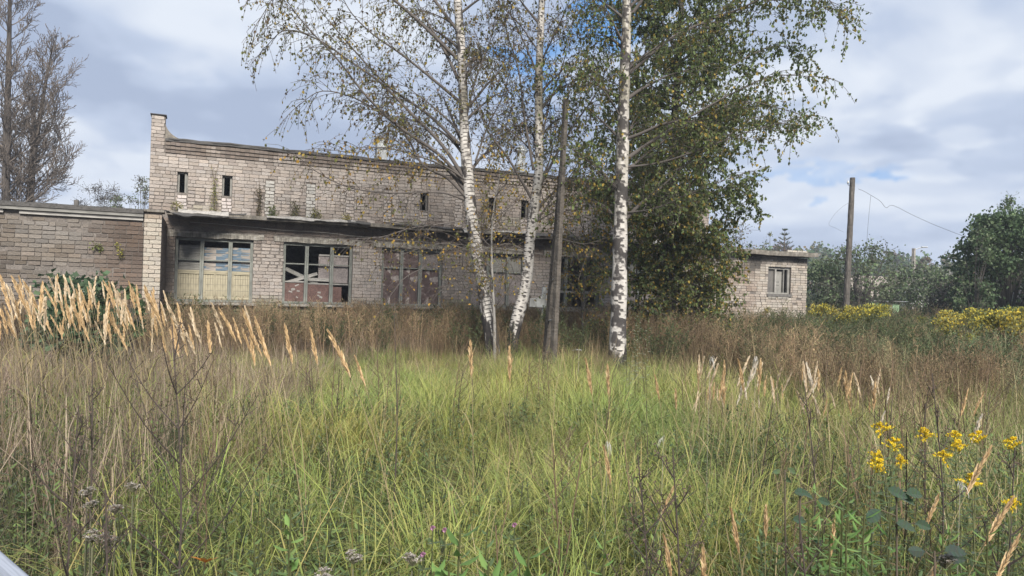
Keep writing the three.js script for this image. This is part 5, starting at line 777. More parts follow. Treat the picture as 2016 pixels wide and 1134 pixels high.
function goldenrod(seed, H, L) {
  const r = rng(seed), T = new THREE.Group(); T.name = 'goldenrod_plant'; const top = V3((r() - 0.5) * 0.12, H, (r() - 0.5) * 0.12);
  mesh('stem', new MB().tube(spline([V3(0, 0, 0), V3(top.x * 0.2, H * 0.5, 0), top], 8), (t) => lerp(0.005, 0.0025, t), 5, [0.11, 0.12, 0.05]).geo(), BARKV, T);
  const lv = new MB(); for (let k = 0; k < 34; k++) { const f = 0.3 + 0.62 * k / 34, q = V3(top.x * f * f, H * f, top.z * f * f), az = k * 2.4, d = V3(Math.cos(az), 0.15, Math.sin(az)).normalize(); lv.leaf(q, d, V3(-Math.sin(az), 0, Math.cos(az)), 0.1 * (1.1 - 0.5 * f), 0.016, pick([[0.085, 0.125, 0.045], [0.07, 0.105, 0.04]], r), 0.2); }
  mesh('leaves', lv.geo(), LEAF, T); const h = new MB(); rodHead(h, top, V3((r() - 0.5) * 0.8, 0, (r() - 0.5) * 0.8), r, L); mesh('flower_head', h.geo(), GOLD, T); return T;
}
{
  const kinds = [0, 1, 2].map((i) => goldenrod(931 + i, 1.0, 0.085));
  const spots = [[1757, 838, 3.7, 'topmost yellow goldenrod of the cluster in front of the dark stalks at right'], [1752, 868, 3.5, 'full yellow goldenrod head just under the topmost one at right'], [1806, 846, 3.8, 'yellow goldenrod head right of the topmost one in the near cluster'], [1712, 890, 3.4, 'small pale goldenrod head at the left end of the near cluster'], [1720, 908, 3.2, 'low drooping goldenrod head below the small pale one at the left of the near cluster'], [1762, 900, 3.4, 'sparse goldenrod spray under the full head in the near cluster'], [1888, 852, 3.8, 'left head of the broad goldenrod pair at far right'], [1922, 856, 3.7, 'right head of the broad goldenrod pair at far right'], [1900, 872, 3.6, 'broad flat goldenrod head below the pair at far right'], [1872, 892, 3.5, 'small drooping goldenrod head lower left of the broad pair'], [1990, 868, 3.6, 'lone greenish goldenrod head near the right edge'], [1927, 944, 3.0, 'bright low goldenrod head under the broad pair at far right'], [1975, 985, 2.7, 'tiny goldenrod tip low at the right edge']];
  const r = rng(935); spots.forEach(([u, v, D, label], i) => { const p = at(u, v, D), o = kinds[i % 3].clone(); o.name = numbered('goldenrod_plant'); const s = p.y / 1.0; o.scale.setScalar(s); o.scale.x = o.scale.z = Math.min(s, i === 3 || i === 12 || i === 5 ? 0.6 : 1); o.position.set(p.x, 0, p.z); o.rotation.y = r() * 6.28; scene.add(o); tag(o, label, 'goldenrod', 'goldenrod plants flowering in the right foreground'); });
  // the bank of goldenrod farther off
  const m = [0, 1].map((i) => { const q = new MB(), rr = rng(941 + i); for (let k = 0; k < 5; k++) { const p = V3((rr() - 0.5) * 0.5, 1.1 + rr() * 0.3, (rr() - 0.5) * 0.5); q.tube([V3(p.x * 0.7, 0, p.z * 0.7), p], () => 0.004, 3, [0.10, 0.11, 0.05]); for (let j = 0; j < 60; j++) { const d = V3(gauss(rr) * 0.13, gauss(rr) * 0.07 - 0.06, gauss(rr) * 0.13), e = V3(rr() - 0.5, rr(), rr() - 0.5).normalize(); q.ribbon([p.clone().add(d), p.clone().add(d).addScaledVector(e, 0.045)], [0.03, 0.02], perp(e, rr), pick([[0.50, 0.36, 0.045], [0.38, 0.29, 0.05], [0.24, 0.22, 0.065], [0.16, 0.16, 0.07]], rr)); } for (let j = 0; j < 40; j++) { const f = 0.2 + 0.65 * rr(), az = rr() * 6.28, d = V3(Math.cos(az), 0.1, Math.sin(az)); q.ribbon([V3(p.x * 0.7, p.y * f, p.z * 0.7), V3(p.x * 0.7, p.y * f, p.z * 0.7).addScaledVector(d, 0.13)], [0.02, 0.008], V3(-d.z, 0, d.x), pick([[0.09, 0.115, 0.045], [0.12, 0.13, 0.05], [0.15, 0.13, 0.06]], rr)); } } return q.geo(); });
  const g = stuff('goldenrod_bank', 'long bank of yellow goldenrod beyond the brown weeds at right');
  sow(g, 'goldenrod_clump', m, GOLD, 945, 14, 28, 5, (x, D) => { const u = 1008 + F * x / D; const w = smoothstep(u, 1660, 1720) * (0.1 + 0.5 * smoothstep(u, 1820, 1870) + 0.5 * smoothstep(u, 1900, 1960)), n = smoothstep(fbm(x * 0.7, D * 0.7, 3, 947), 0.36, 0.52), c = patch(x, D, 10.8, 23, 0.9, 1.2, 949); return clamp(Math.max(w * n * smoothstep(D + smoothstep(x, 9, 11) * 4, 18.5, 20), c) * (1 - smoothstep(D, 27, 29)), 0, 1); }, (x, D, r) => 0.55 + 0.4 * r() + 0.4 * fbm(x * 0.9, D * 0.9, 3, 953), (x, D, r) => { const k = 0.8 + 0.3 * r(), n = fbm(x * 0.9 + 4, D * 0.9, 2, 951); return [k * lerp(0.75, 1.05, n), k, k]; });
}

// ---------------------------------------------------------------- feathery reed grass, stalk by stalk
{
  function reed(seed, o) {
    const r = rng(seed), T = new THREE.Group(); T.name = 'reed_plant'; const H = 1.35, lean = o.lean, P = (f) => V3(-lean * f * f, H * f, (r() - 0.5) * 0.004);
    const pts = []; for (let k = 0; k <= 10; k++) pts.push(P(k / 10));
    mesh('stalk', new MB().tube(pts, (t) => lerp(0.0028, 0.0012, t), 4, [0.33, 0.26, 0.15]).geo(), DRY, T);
    const pl = new MB(), N = 130; for (let k = 0; k < N; k++) { const f = k / N, y = 1 - o.len / H * (1 - f), q = P(y), sp = o.wide * Math.pow(Math.sin(Math.PI * Math.pow(f, 0.8) * 0.94 + 0.06), 0.7), az = r() * 6.283, d = V3(Math.cos(az) * sp * 20 * r() - lean * 0.9, 0.85 - 0.35 * r(), Math.sin(az) * sp * 20 * r()).normalize(), l = 0.016 + sp * 1.1 * r() + 0.012, a = q.clone().add(V3(Math.cos(az) * sp * 0.3, 0, Math.sin(az) * sp * 0.3)), e = a.clone().addScaledVector(d, l); pl.ribbon([a, a.clone().lerp(e, 0.5), e], [0.004, 0.0085, 0.002], perp(d, r), pick(o.colors, r)); }
    mesh('plume', pl.geo(), DRY, T);
    const lf = new MB(); for (let k = 0; k < 3; k++) { const q = P(0.2 + k * 0.18), az = r() * 6.283, d = V3(Math.cos(az) * 0.6, 0.8, Math.sin(az) * 0.6).normalize(), pp = [q]; for (let j = 0; j < 5; j++) { pp.push(pp[j].clone().addScaledVector(d, 0.075)); d.y -= 0.33; d.normalize(); } lf.ribbon(pp, [0.005, 0.007, 0.006, 0.005, 0.003, 0], V3(-Math.sin(az), 0, Math.cos(az)), pick([[0.30, 0.24, 0.12], [0.2, 0.19, 0.07]], r)); } mesh('leaves', lf.geo(), DRY, T);
    return T;
  }
  const tan = [[0.58, 0.41, 0.22], [0.52, 0.355, 0.185], [0.64, 0.475, 0.28], [0.42, 0.295, 0.16]], faded = [[0.56, 0.44, 0.29], [0.48, 0.37, 0.24], [0.62, 0.52, 0.38]], pale = [[0.62, 0.55, 0.44], [0.55, 0.46, 0.34], [0.68, 0.62, 0.54]];
  const K = [reed(961, { lean: 0.28, len: 0.2, wide: 0.012, colors: tan }), reed(962, { lean: 0.16, len: 0.21, wide: 0.013, colors: tan }), reed(963, { lean: 0.38, len: 0.225, wide: 0.014, colors: tan }), reed(964, { lean: 0.05, len: 0.22, wide: 0.016, colors: tan }), reed(965, { lean: 0.2, len: 0.22, wide: 0.015, colors: pale }), reed(966, { lean: 0.22, len: 0.17, wide: 0.009, colors: faded }), reed(967, { lean: 0.32, len: 0.24, wide: 0.012, colors: faded })];
  const r = rng(970);
  const put = (k, u, v, D, turn, label, group) => { const p = at(u, v, D), s = clamp(p.y / 1.35, 0.4, 1.35), o = K[k].clone(), lean = [0.28, 0.16, 0.38, 0.05, 0.2, 0.22, 0.32][k] * s; o.name = numbered('reed_plant'); o.scale.setScalar(s); o.rotation.y = turn; o.position.set(p.x + lean * Math.cos(turn), p.y - 1.35 * s, p.z - lean * Math.sin(turn)); scene.add(o); return tag(o, label, 'reed grass', group); };
  for (let i = 0; i < 130; i++) { const f = i / 130, u = lerp(-30, 330, Math.pow(r(), 0.9)), v = 545 + Math.pow(r(), 1.2) * 95 + Math.max(0, u - 180) * 0.18, D = 5.8 + r() * 3.8; put([0, 1, 2, 5, 6][i % 5], u, v, D, (r() - 0.5) * 2.8, 'tan plumed reed grass stalk in the thick stand at left before the outbuilding', 'reed grass thick stand at left'); }
  for (let i = 0; i < 22; i++) { const u = 330 + r() * 180, v = 600 + r() * 60, D = 4.6 + r() * 1.6; put([0, 1, 2, 5, 6][i % 5], u, v, D, (r() - 0.5) * 1.8, 'tan plumed reed grass stalk in the thinning row before the yellow-panelled window', 'reed grass row under the first window'); }
  for (let i = 0; i < 60; i++) { const u = lerp(1370, 1760, r()), v = 700 + r() * 85 + Math.max(0, u - 1500) * 0.12, D = 4.4 + r() * 3; put([3, 1, 5, 6, 4][i % 5], u, v, D, r() * 6.28, 'tan reed grass stalk in the loose upright band right of the right birch', 'reed grass band right of centre'); }
  const single = [[505, 640, 3.8, 0, 0, 'bent tan reed plume left of the second window'], [562, 645, 4.4, 1, 0, 'tan reed plume leaning left under the second window, first of three'], [612, 652, 4.6, 1, 0.2, 'tan reed plume leaning left under the second window, middle of three'], [648, 656, 3.9, 2, 0.1, 'long bent tan reed plume leaning left under the second window, last of three'], [700, 705, 4.6, 0, 0, 'short tan reed plume above the green tussocks left of centre'], [926, 675, 4.6, 3, 0, 'single upright reed plume in front of the left birch foot'], [1003, 688, 4.8, 3, 1, 'single upright reed plume in front of the leaning birch foot'], [1154, 712, 4.3, 1, 0.3, 'orange-tan reed plume left of the right birch foot'], [1196, 722, 4.8, 3, 0, 'orange-tan reed plume just before the right birch foot'], [1290, 742, 5.2, 1, 0.2, 'reed plume right of the silvery willow sprout'], [1330, 768, 5.6, 3, 0, 'small reed plume low right of the silvery willow sprout'], [1190, 885, 3.2, 1, 0.1, 'single tan reed plume standing alone in the middle foreground'], [1325, 962, 3.2, 0, 3.1, 'small tan reed plume leaning right in the lower middle'], [1440, 1008, 2.5, 1, 0.1, 'tall tan reed plume at the bottom right of centre'], [1308, 1060, 2.4, 1, 0.2, 'tan reed plume at the bottom edge, left of the tall one'], [1384, 1085, 2.3, 3, 0.2, 'tan reed plume cut by the bottom edge right of centre'], [1642, 1030, 2.8, 3, 2.5, 'reed plume below the left broad-leaved seedling'], [1846, 980, 2.8, 0, 3.2, 'thick drooping reed plume left of the right broad-leaved seedling'], [1932, 820, 4.2, 4, 2.8, 'pale fluffy reed plume above the far right goldenrod'], [1948, 886, 2.9, 2, 3.2, 'long pale reed plume arching right at the right edge'], [1992, 985, 2.5, 2, 3.0, 'reed plume arching right at the right edge, upper of two'], [2004, 1060, 2.4, 2, 3.2, 'reed plume arching right at the right edge, lower of two'], [1508, 1000, 3, 3, 1, 'reed plume stub left of the left broad-leaved seedling'], [1905, 770, 4.8, 1, 3, 'reed plume leaning right before the brown weeds at right'], [1935, 775, 4.9, 0, 3.1, 'longer reed plume leaning right before the brown weeds at right'], [1840, 1120, 2.2, 0, 3, 'reed plume at the bottom edge under the right seedling']];
  single.forEach(([u, v, D, k, t, label]) => put(k, u, v, D, t, label));
  const w = [[1398, 712, 4.2, 'white bleached grass tuft right of centre, the left of two'], [1488, 712, 4.4, 'white bleached grass tuft right of centre, the right of two'], [1306, 868, 3.6, 'small white bleached grass tuft in the middle foreground'], [1196, 880, 3.2, 'white bleached tip beside the lone reed plume'], [1890, 960, 2.8, 'white hanging seed husks at the right edge'], [1140, 690, 12, 'white drooping grass head at the foot of the concrete pole']];
  const mk = (() => { const rr = rng(981), m = new MB(), T = new THREE.Group(); T.name = 'bleached_stalk'; for (let k = 0; k < 11; k++) { const p = V3(gauss(rr) * 0.03, 1 + gauss(rr) * 0.01, gauss(rr) * 0.015), d = V3(0.5 + gauss(rr) * 0.3, 0.5, gauss(rr) * 0.3).normalize(), pp = [p]; for (let j = 0; j < 4; j++) { pp.push(pp[j].clone().addScaledVector(d, 0.024)); d.y -= 0.9; d.normalize(); } m.ribbon(pp, [0.002, 0.003, 0.003, 0.002, 0.001], perp(d, rr), [0.62, 0.59, 0.56]); } mesh('husks', m.geo(), DRY, T); mesh('stalk', new MB().tube([V3(0.05, 0, 0), V3(0, 0.5, 0), V3(0, 1, 0)], () => 0.002, 4, [0.4, 0.36, 0.3]).geo(), DRY, T); return T; })();
  w.forEach(([u, v, D, label], i) => { const p = at(u, v, D), o = mk.clone(); o.name = numbered('bleached_stalk'); const s = p.y, q = D > 10 ? 2 : 0.42; o.scale.set(q, s, q); o.position.set(p.x, 0, p.z); o.rotation.y = i * 1.7; scene.add(o); tag(o, label, 'grass head'); });
}

// ---------------------------------------------------------------- dead stalks, seedlings and forbs that stand out
function deadWeed(label, u, vBase, vTop, D, br, seed, spread = 1, tone = [0.055, 0.042, 0.035]) {
  const r = rng(seed), b = at(u, vBase, D), H = at(u, vTop, D).y; b.y = 0; const T = thing('dead_weed', label, 'dead stalk', b.toArray()), S = new MB(); const top = V3((r() - 0.5) * 0.08 * H - 0.02, H, (r() - 0.5) * 0.1);
  const st = spline([V3(0, 0, 0), V3(0.015, H * 0.5, 0.01), top], 10); S.tube(st, (t) => lerp(0.006, 0.0022, t), 5, tone); mesh('stem', S.geo(), BARKV, T);
  for (let k = 0; k < br; k++) { const f = 0.3 + 0.65 * (k + r()) / br, i = Math.min(9, Math.floor(f * 10)), p = st[i], az = k * 2.4 + r(), L = H * 0.42 * spread * (1.15 - f) * (0.7 + r() * 0.6), e = p.clone().add(V3(Math.cos(az) * L * 0.75, L, Math.sin(az) * L * 0.75)), m = p.clone().lerp(e, 0.5).add(V3(0, -L * 0.08, 0)), c = spline([p, m, e], 6), B = new MB(); B.tube(c, (t) => lerp(0.0035, 0.0014, t), 4, tone); for (let j = 0; j < 7; j++) { const g = 0.25 + r() * 0.75, q = c[Math.min(6, Math.floor(g * 6))], d = V3(r() - 0.5, 0.5 * r() + 0.2, r() - 0.5).normalize(), l = 0.03 + r() * 0.05; B.tube([q, q.clone().addScaledVector(d, l)], () => 0.0013, 3, tone); for (let n = 0; n < 2; n++) { const w = q.clone().addScaledVector(d, l * (0.5 + n * 0.5)); B.ribbon([w, w.clone().addScaledVector(perp(d, r), 0.012)], [0.006, 0.004], d, [0.10, 0.07, 0.05]); } } mesh('branch', B.geo(), BARKV, T); }
  return T;
}
deadWeed('tall dark dead weed with spreading branches in the left foreground', 352, 985, 640, 3.1, 13, 1001, 1.15);
deadWeed('bare dark stalk standing alone left of centre before the third window', 777, 850, 600, 4.6, 0, 1002, 0.3);
deadWeed('dark branched dead weed right of the goldenrod cluster', 1850, 960, 735, 3.6, 8, 1003, 0.7);
deadWeed('thin dark dead weed just left of the goldenrod cluster', 1600, 900, 760, 4.2, 5, 1004, 0.6);
deadWeed('dark dead weed with a short fork in the lower middle', 1330, 1110, 880, 2.7, 10, 1005, 0.8);
deadWeed('second dark dead weed in the lower middle, right of the forked one', 1268, 1110, 900, 2.9, 9, 1006, 0.8);
deadWeed('dark dead weed leaning at the left edge of the foreground', 128, 1110, 800, 2.6, 9, 1007, 0.8);
deadWeed('dark dead stalk with a round brown seed head at lower left', 210, 1120, 960, 2.3, 6, 1008, 0.5);
deadWeed('dark dead weed at left between the thick reed stand and the branched weed', 178, 900, 690, 3.8, 6, 1009, 0.7);
deadWeed('brown dead weed standing in front of the annex', 1462, 700, 580, 15, 6, 1010, 0.4, [0.28, 0.21, 0.13]);
deadWeed('dark dead weed low at the right edge', 1975, 1050, 880, 2.8, 7, 1011, 0.7);
deadWeed('dark forked weed under the left broad-leaved seedling', 1590, 1120, 1010, 2.4, 6, 1012, 0.7);
function seedling(label, u, v, D, seed, spots, color, size, name = 'broad_leaved_seedling', cat = 'seedling') {
  const r = rng(seed), b = at(u, v, D); const H = b.y; const T = thing(name, label, cat, [b.x, 0, b.z]); mesh('stem', new MB().tube(spline([V3(0.06, 0, 0.02), V3(0.02, H * 0.5, 0), V3(0, H, 0)], 8), (t) => lerp(0.006, 0.003, t), 5, [0.09, 0.07, 0.05]).geo(), BARKV, T);
  for (const [du, dv, az, s] of spots) { const p = at(u + du, v + dv, D).sub(V3(b.x, 0, b.z)); p.z += (r() - 0.5) * 0.06; const m = new MB(), d = V3(Math.cos(az), -0.25 + (r() - 0.5) * 0.7, Math.sin(az) * 0.7 + (r() - 0.5) * 0.5).normalize(), sd = V3((r() - 0.5) * 0.6, 0.6 + r() * 0.4, -0.75 + (r() - 0.5) * 0.8), L = size * s * 1.15; sd.addScaledVector(d, -sd.dot(d)).normalize(); const n = V3().crossVectors(d, sd).normalize();
    const K = 11, rows = []; for (let i = 0; i <= K; i++) { const f = i / K, w = L * 0.27 * Math.pow(Math.sin(Math.PI * Math.pow(f, 0.75)), 0.8) * (1 + (i % 2 ? 0.1 : -0.08)); rows.push([p.clone().addScaledVector(d, L * f).addScaledVector(n, -L * 0.12 * f * f), w]); }
    for (let i = 0; i < K; i++) for (const sg of [-1, 1]) { const q = m.n, [a, wa] = rows[i], [c, wc] = rows[i + 1]; const E = (x, w, e) => x.clone().addScaledVector(sd, sg * w).addScaledVector(n, w * 0.45 + e); const c1 = pick([color], r); for (const x of [a, E(a, wa, (i % 2) * L * 0.03), E(c, wc, ((i + 1) % 2) * L * 0.03), c]) m.v(x.x, x.y, x.z, 0, 0, color.map((y) => y * (0.8 + r() * 0.4))); m.i.push(q, q + 1, q + 2, q, q + 2, q + 3); }
    mesh('leaf', m.geo(), LEAF, T); mesh('leaf_stalk', new MB().tube([p, V3(0, Math.min(H, p.y - 0.02), 0)], () => 0.0018, 4, [0.10, 0.08, 0.05]).geo(), BARKV, T); }
}
const bluish = [0.062, 0.10, 0.062], fresh = [0.16, 0.28, 0.075];
seedling('broad-leaved seedling with grey-green leaves, the left one at the lower right', 1575, 965, 2.5, 1021, [[-18, 0, 0.2, 1], [8, 10, -0.4, 1], [34, 18, 0.3, 0.9], [10, 55, 2.6, 1], [-20, 52, 0.4, 0.9], [22, 95, 0.3, 0.7]], bluish, 0.045);
seedling('broad-leaved seedling with grey-green leaves, the right one at the lower right', 1765, 965, 2.4, 1022, [[-25, -5, 0.1, 1.1], [-2, 8, 0.3, 1.2], [14, 4, -0.5, 1.1], [-32, 38, 2.9, 1.2], [-8, 60, 0.5, 1], [30, 60, 0.2, 0.9]], bluish, 0.054);
seedling('broad-leaved seedling nearly hidden at the bottom right corner', 1840, 1085, 2.1, 1023, [[-20, 0, 2.8, 1], [10, -6, 0.2, 1.1], [26, 18, 0.5, 1]], [0.06, 0.085, 0.065], 0.05);
seedling('low two-leaved seedling in the grass left of the goldenrod', 1545, 925, 3.2, 1024, [[-8, 0, 2.9, 0.9], [6, -2, 0.2, 0.9], [0, 14, 1.5, 0.8]], [0.10, 0.15, 0.07], 0.042);
function greenForb(label, u, v, D, seed, o = {}) { const r = rng(seed), b = at(u, v, D), H = Math.max(0.3, b.y), T = thing(o.name || 'green_forb', label, o.cat || 'plant', [b.x, 0, b.z]), S = new MB(), n = o.stems || 4; for (let k = 0; k < n; k++) { const off = k ? V3((r() - 0.5) * 0.22, 0, (r() - 0.5) * 0.22) : V3(), h = H * (k ? 0.8 + r() * 0.17 : 1), top = off.clone().add(V3((r() - 0.5) * 0.06, h, (r() - 0.5) * 0.06)); S.tube([off, top], () => 0.003, 4, [0.12, 0.13, 0.05]); for (let j = 0; j < 22; j++) { const f = 0.4 + 0.6 * j / 22, q = off.clone().lerp(top, f), az = j * 2.4 + k, d = V3(Math.cos(az), 0.35 - (f > 0.9 ? -0.5 : 0) - r() * 0.3, Math.sin(az)).normalize(); const m = o.leaf * (1.15 - 0.5 * f); S.leaf(q, d, V3(-Math.sin(az), 0, Math.cos(az)), m, m * (o.ratio || 0.3), pick(o.colors || [fresh, [0.13, 0.235, 0.06], [0.19, 0.30, 0.085]], r), 0.22); } } mesh('stems', S.geo(), LEAF, T); return T; }
greenForb('bright green leafy plant at the bottom edge left of centre, largest of its kind', 890, 1035, 2.1, 1031, { leaf: 0.115, stems: 9 });
greenForb('bright green leafy plant at the bottom edge right beside the largest one', 1030, 1080, 2.05, 1032, { leaf: 0.11, stems: 7 });
greenForb('small nettle-like plant in a brown gap of the lower left grass', 568, 1004, 2.4, 1033, { leaf: 0.08, stems: 3, ratio: 0.42 });
greenForb('upright lanceolate green plant at the bottom edge under the reed plume', 1180, 1050, 2.3, 1034, { leaf: 0.08, stems: 3, ratio: 0.2 });
greenForb('bright lance-leaved green plants between the two broad-leaved seedlings', 1690, 1000, 2.4, 1035, { leaf: 0.1, stems: 10, ratio: 0.2 });
greenForb('lance-leaved green plant under the goldenrod cluster', 1655, 935, 2.9, 1036, { leaf: 0.095, stems: 8, ratio: 0.22 });
greenForb('lance-leaved green plant at the lower right edge', 1945, 1040, 2.5, 1037, { leaf: 0.085, stems: 6, ratio: 0.2 });
greenForb('silvery willow sprout with small pale leaves right beside the right birch', 1262, 612, 9.5, 1038, { name: 'willow_sprout', cat: 'sprout', leaf: 0.07, stems: 4, ratio: 0.3, colors: [[0.30, 0.32, 0.22], [0.24, 0.27, 0.17]] });
greenForb('second silvery willow sprout, lower and left of the first', 1235, 660, 9, 1039, { name: 'willow_sprout', cat: 'sprout', leaf: 0.06, stems: 2, ratio: 0.3, colors: [[0.28, 0.30, 0.2], [0.22, 0.25, 0.15]] });
greenForb('dark green leafy weed on the sill of the third window', 856, 596, 20.5, 1040, { leaf: 0.16, stems: 3, ratio: 0.5, colors: [[0.03, 0.05, 0.025]] });
// elder bush against the outbuilding
bush('elder_bush', 'green broad-leaved bush growing against the dark outbuilding wall', 'bush', 150, 543, 13, 150, [[0.10, 0.16, 0.085], [0.075, 0.12, 0.065], [0.13, 0.19, 0.10]], 1051, { clumps: 60, per: 44, leaf: 0.095, clump: 0.3, low: 0.2, prof: (f) => 1.15 - 0.5 * f * f });
bush('elder_bush', 'small green bush squeezed against the pale corner pillar', 'bush', 262, 548, 13.6, 44, [[0.12, 0.17, 0.08], [0.09, 0.14, 0.06]], 1052, { clumps: 16, per: 30, leaf: 0.085, low: 0.4 });
// plants rooted on the ledge and in the wall
function wallPlant(label, s, h0, h1, wide, z, colors, seed, dens = 1) {
  const r = rng(seed), b = fac(s, h0, z), T = thing('wall_plant', label, 'climbing plant', b.toArray(), TH), S = new MB(), leaves = []; const H = h1 - h0;
  for (let k = 0; k < 5; k++) { const x0 = (r() - 0.5) * wide * 0.6, x1 = (r() - 0.5) * wide, hh = H * (0.5 + 0.5 * r()) * (k ? 1 : 1.05), pts = spline([V3(x0, 0, 0), V3(x0 * 0.6 + (r() - 0.5) * 0.1, hh * 0.5, 0.04), V3(x1 * 0.6, hh, 0.05)], 10); S.tube(pts, () => 0.006, 4, [0.13, 0.10, 0.07]); for (let j = 0; j < 34 * dens; j++) { const f = r(), p = pts[Math.floor(f * 10)].clone().add(V3(gauss(r) * wide * 0.17, gauss(r) * 0.06, Math.abs(gauss(r)) * 0.06)); leaves.push({ p, s: 0.035 + r() * 0.03, rx: r() * 6, ry: r() * 6, rz: r() * 6, c: pick(colors, r) }); } }
  mesh('stems', S.geo(), BARKV, T); leafField('foliage', leaves, T);
}
const vy = [[0.28, 0.28, 0.11], [0.34, 0.30, 0.13], [0.2, 0.21, 0.09]], vd = [[0.18, 0.15, 0.09], [0.14, 0.13, 0.07], [0.22, 0.17, 0.11]];
wallPlant('tall yellow-green climber on the upper wall between the two open slots at left', 1.5, 3.58, 5.1, 0.4, 0.1, vy, 1061);
wallPlant('low yellowish weed on the ledge under the first slot', 0.55, 3.58, 3.85, 0.5, 0.15, vy, 1062, 0.7);
wallPlant('brown withered climber left of the bricked slot on the upper wall', 2.72, 3.58, 4.6, 0.3, 0.08, vd, 1063);
wallPlant('green weed at the foot of the bricked slot', 3.08, 3.58, 4.0, 0.35, 0.12, [[0.14, 0.17, 0.07], [0.2, 0.22, 0.1]], 1064, 0.8);
wallPlant('dark mossy weed on the ledge right of the bricked slot', 3.72, 3.58, 4.15, 0.45, 0.12, [[0.14, 0.15, 0.075], [0.19, 0.17, 0.09]], 1065);
wallPlant('yellow-green weed on the ledge under the second bricked slot', 4.35, 3.58, 3.95, 0.7, 0.15, [[0.12, 0.12, 0.05], [0.25, 0.24, 0.07]], 1066);
wallPlant('bright yellow-leaved weed on the ledge left of the left birch', 5.25, 3.55, 3.85, 0.6, 0.3, [[0.38, 0.33, 0.08], [0.28, 0.26, 0.07]], 1067, 0.8);
wallPlant('small yellow-leaved sprig rooted in the outbuilding wall near the pillar', -0.52, 2.16, 2.5, 0.3, 3.26, [[0.40, 0.36, 0.09], [0.30, 0.30, 0.08]], 1068, 0.25);
wallPlant('small green sprig rooted in the middle of the outbuilding wall', -1.0, 2.3, 2.48, 0.35, 3.26, [[0.22, 0.25, 0.08]], 1069, 0.3);
wallPlant('yellow sapling growing from the ledge beside the left birch', 9.6, 3.58, 5.2, 0.7, 0.35, [[0.36, 0.28, 0.06], [0.3, 0.24, 0.06], [0.2, 0.2, 0.06]], 1070, 1.2);
wallPlant('yellowish weed on the annex wall under its window', 21.6, 1.05, 1.4, 0.6, 0.1, [[0.3, 0.26, 0.07]], 1071, 0.6);
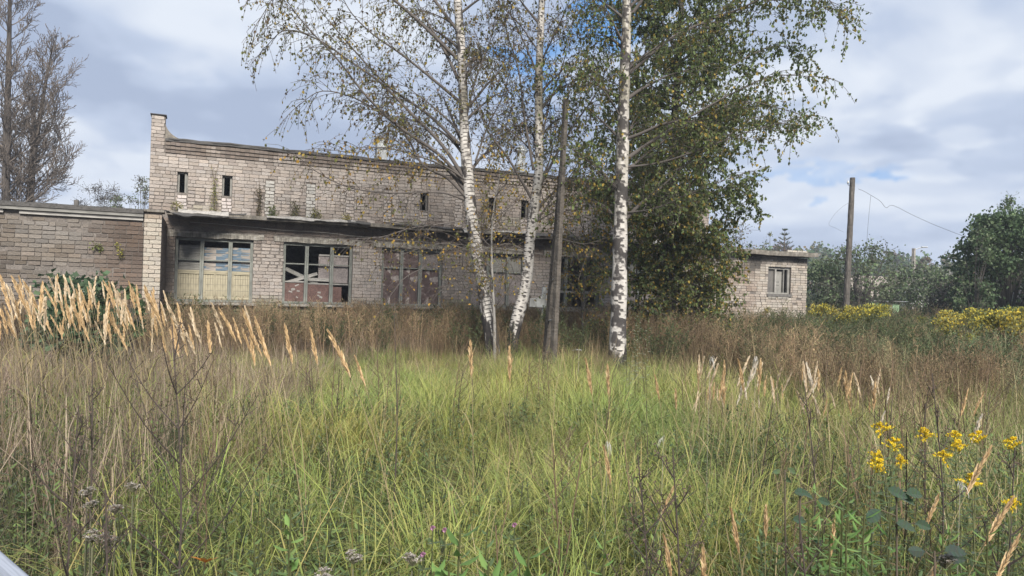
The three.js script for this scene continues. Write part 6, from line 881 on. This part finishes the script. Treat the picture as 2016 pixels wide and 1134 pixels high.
// yarrow and clover
{
  const r = rng(1081), yar = new THREE.Group(); yar.name = 'yarrow_plant'; { const m = new MB(), S = new MB(); S.tube([V3(0, 0, 0), V3(0, 0.95, 0)], () => 0.0025, 4, [0.12, 0.12, 0.07]); for (let k = 0; k < 50; k++) { const a = r() * 6.28, q = 0.026 * Math.sqrt(r()), cl = k % 4, p = V3(Math.cos(a) * q * 0.6 + Math.cos(cl * 1.6) * 0.013, 1 - q * q * 25 + gauss(r) * 0.003 + cl * 0.004, Math.sin(a) * q * 0.6 + Math.sin(cl * 1.6) * 0.013); S.tube([V3(0, 0.965, 0), p], () => 0.001, 3, [0.14, 0.14, 0.08]); for (let j = 0; j < 5; j++) { const b = j * 1.257, d = V3(Math.cos(b) + gauss(r) * 0.6, 0.4 + gauss(r) * 0.6, Math.sin(b) + gauss(r) * 0.6).normalize(); m.ribbon([p, p.clone().addScaledVector(d, 0.006)], [0.003, 0.004], V3(-Math.sin(b), 0, Math.cos(b)), pick([[0.42, 0.39, 0.35], [0.33, 0.29, 0.25], [0.25, 0.21, 0.17]], r)); } } mesh('stem', S.geo(), BARKV, yar); mesh('flower_head', m.geo(), DRY, yar); }
  [[182, 1052, 2.4, 'white yarrow flower head at lower left, biggest of the white flowers'], [212, 1056, 2.4, 'white yarrow head close right of the biggest one at lower left'], [262, 955, 2.9, 'white yarrow head left of the foot of the branched dead weed'], [228, 998, 2.7, 'white yarrow head between the upper and the biggest one at lower left'], [180, 990, 2.8, 'brownish yarrow head at left, above the biggest white one'], [172, 965, 2.9, 'faded yarrow head highest at lower left'], [638, 1128, 2.1, 'white yarrow head at the bottom edge left of the green plants'], [696, 1092, 2.2, 'white yarrow head right of the small nettle-like plant, by the bottom edge'], [812, 1096, 2.2, 'white yarrow head left of the large bright green plant'], [1862, 1098, 2.1, 'white flower head at the bottom right corner']].forEach(([u, v, D, label], i) => { const p = at(u, v, D), o = yar.clone(); o.name = numbered('yarrow_plant'); o.scale.set(1, p.y, 1); o.position.set(p.x, 0, p.z); o.rotation.y = i; scene.add(o); tag(o, label, 'flower', 'white yarrow in the foreground'); });
  const cl = new THREE.Group(); cl.name = 'clover_plant'; { const m = new MB(); for (let k = 0; k < 60; k++) { const d = V3(gauss(r), gauss(r) + 0.3, gauss(r)).normalize(), p = V3(0, 1, 0); m.ribbon([p.clone().addScaledVector(d, 0.003), p.clone().addScaledVector(d, 0.009)], [0.003, 0.004], perp(d, r), pick([[0.34, 0.16, 0.26], [0.40, 0.22, 0.32]], r)); } mesh('flower_head', m.geo(), DRY, cl); const L = new MB(); L.tube([V3(0, 0, 0), V3(0, 1, 0)], () => 0.002, 4, [0.1, 0.12, 0.05]); for (let k = 0; k < 3; k++) { const a = k * 2.1; L.leaf(V3(0, 0.95, 0), V3(Math.cos(a), 0.2, Math.sin(a)).normalize(), V3(-Math.sin(a), 0, Math.cos(a)), 0.03, 0.02, [0.09, 0.13, 0.05], 0.1); } mesh('stem', L.geo(), LEAF, cl); }
  [[852, 1040, 2.3, 'pink clover head at the top left of the large bright green plant'], [833, 1092, 2.2, 'pink clover head low beside the dark seed cluster'], [876, 1044, 2.3, 'faded pink clover head on top of the large bright green plant'], [1013, 1034, 2.4, 'dull pink clover head right of the large bright green plant']].forEach(([u, v, D, label], i) => { const p = at(u, v, D), o = cl.clone(); o.name = numbered('clover_plant'); o.scale.set(1, p.y, 1); o.position.set(p.x, 0, p.z); scene.add(o); tag(o, label, 'flower', 'pink clover in the foreground'); });
  const fl = new MB(); const cN = V3(0, 0, 0); for (let k = 0; k < 5; k++) { const a = -1.2 + k * 0.6; fl.leaf(cN, V3(Math.sin(a), 0.5, Math.cos(a) * 0.6).normalize(), V3(Math.cos(a), 0, -Math.sin(a)), 0.05, 0.02, [0.55, 0.22, 0.03], 0.1); } const f = mesh('fallen_leaf', fl.geo(), LEAF, scene), p = at(405, 1108, 2.3); f.position.copy(p); tag(f, 'orange fallen leaf caught in the dry grass at the bottom left', 'leaf');
}

renderer.render(scene, camera);
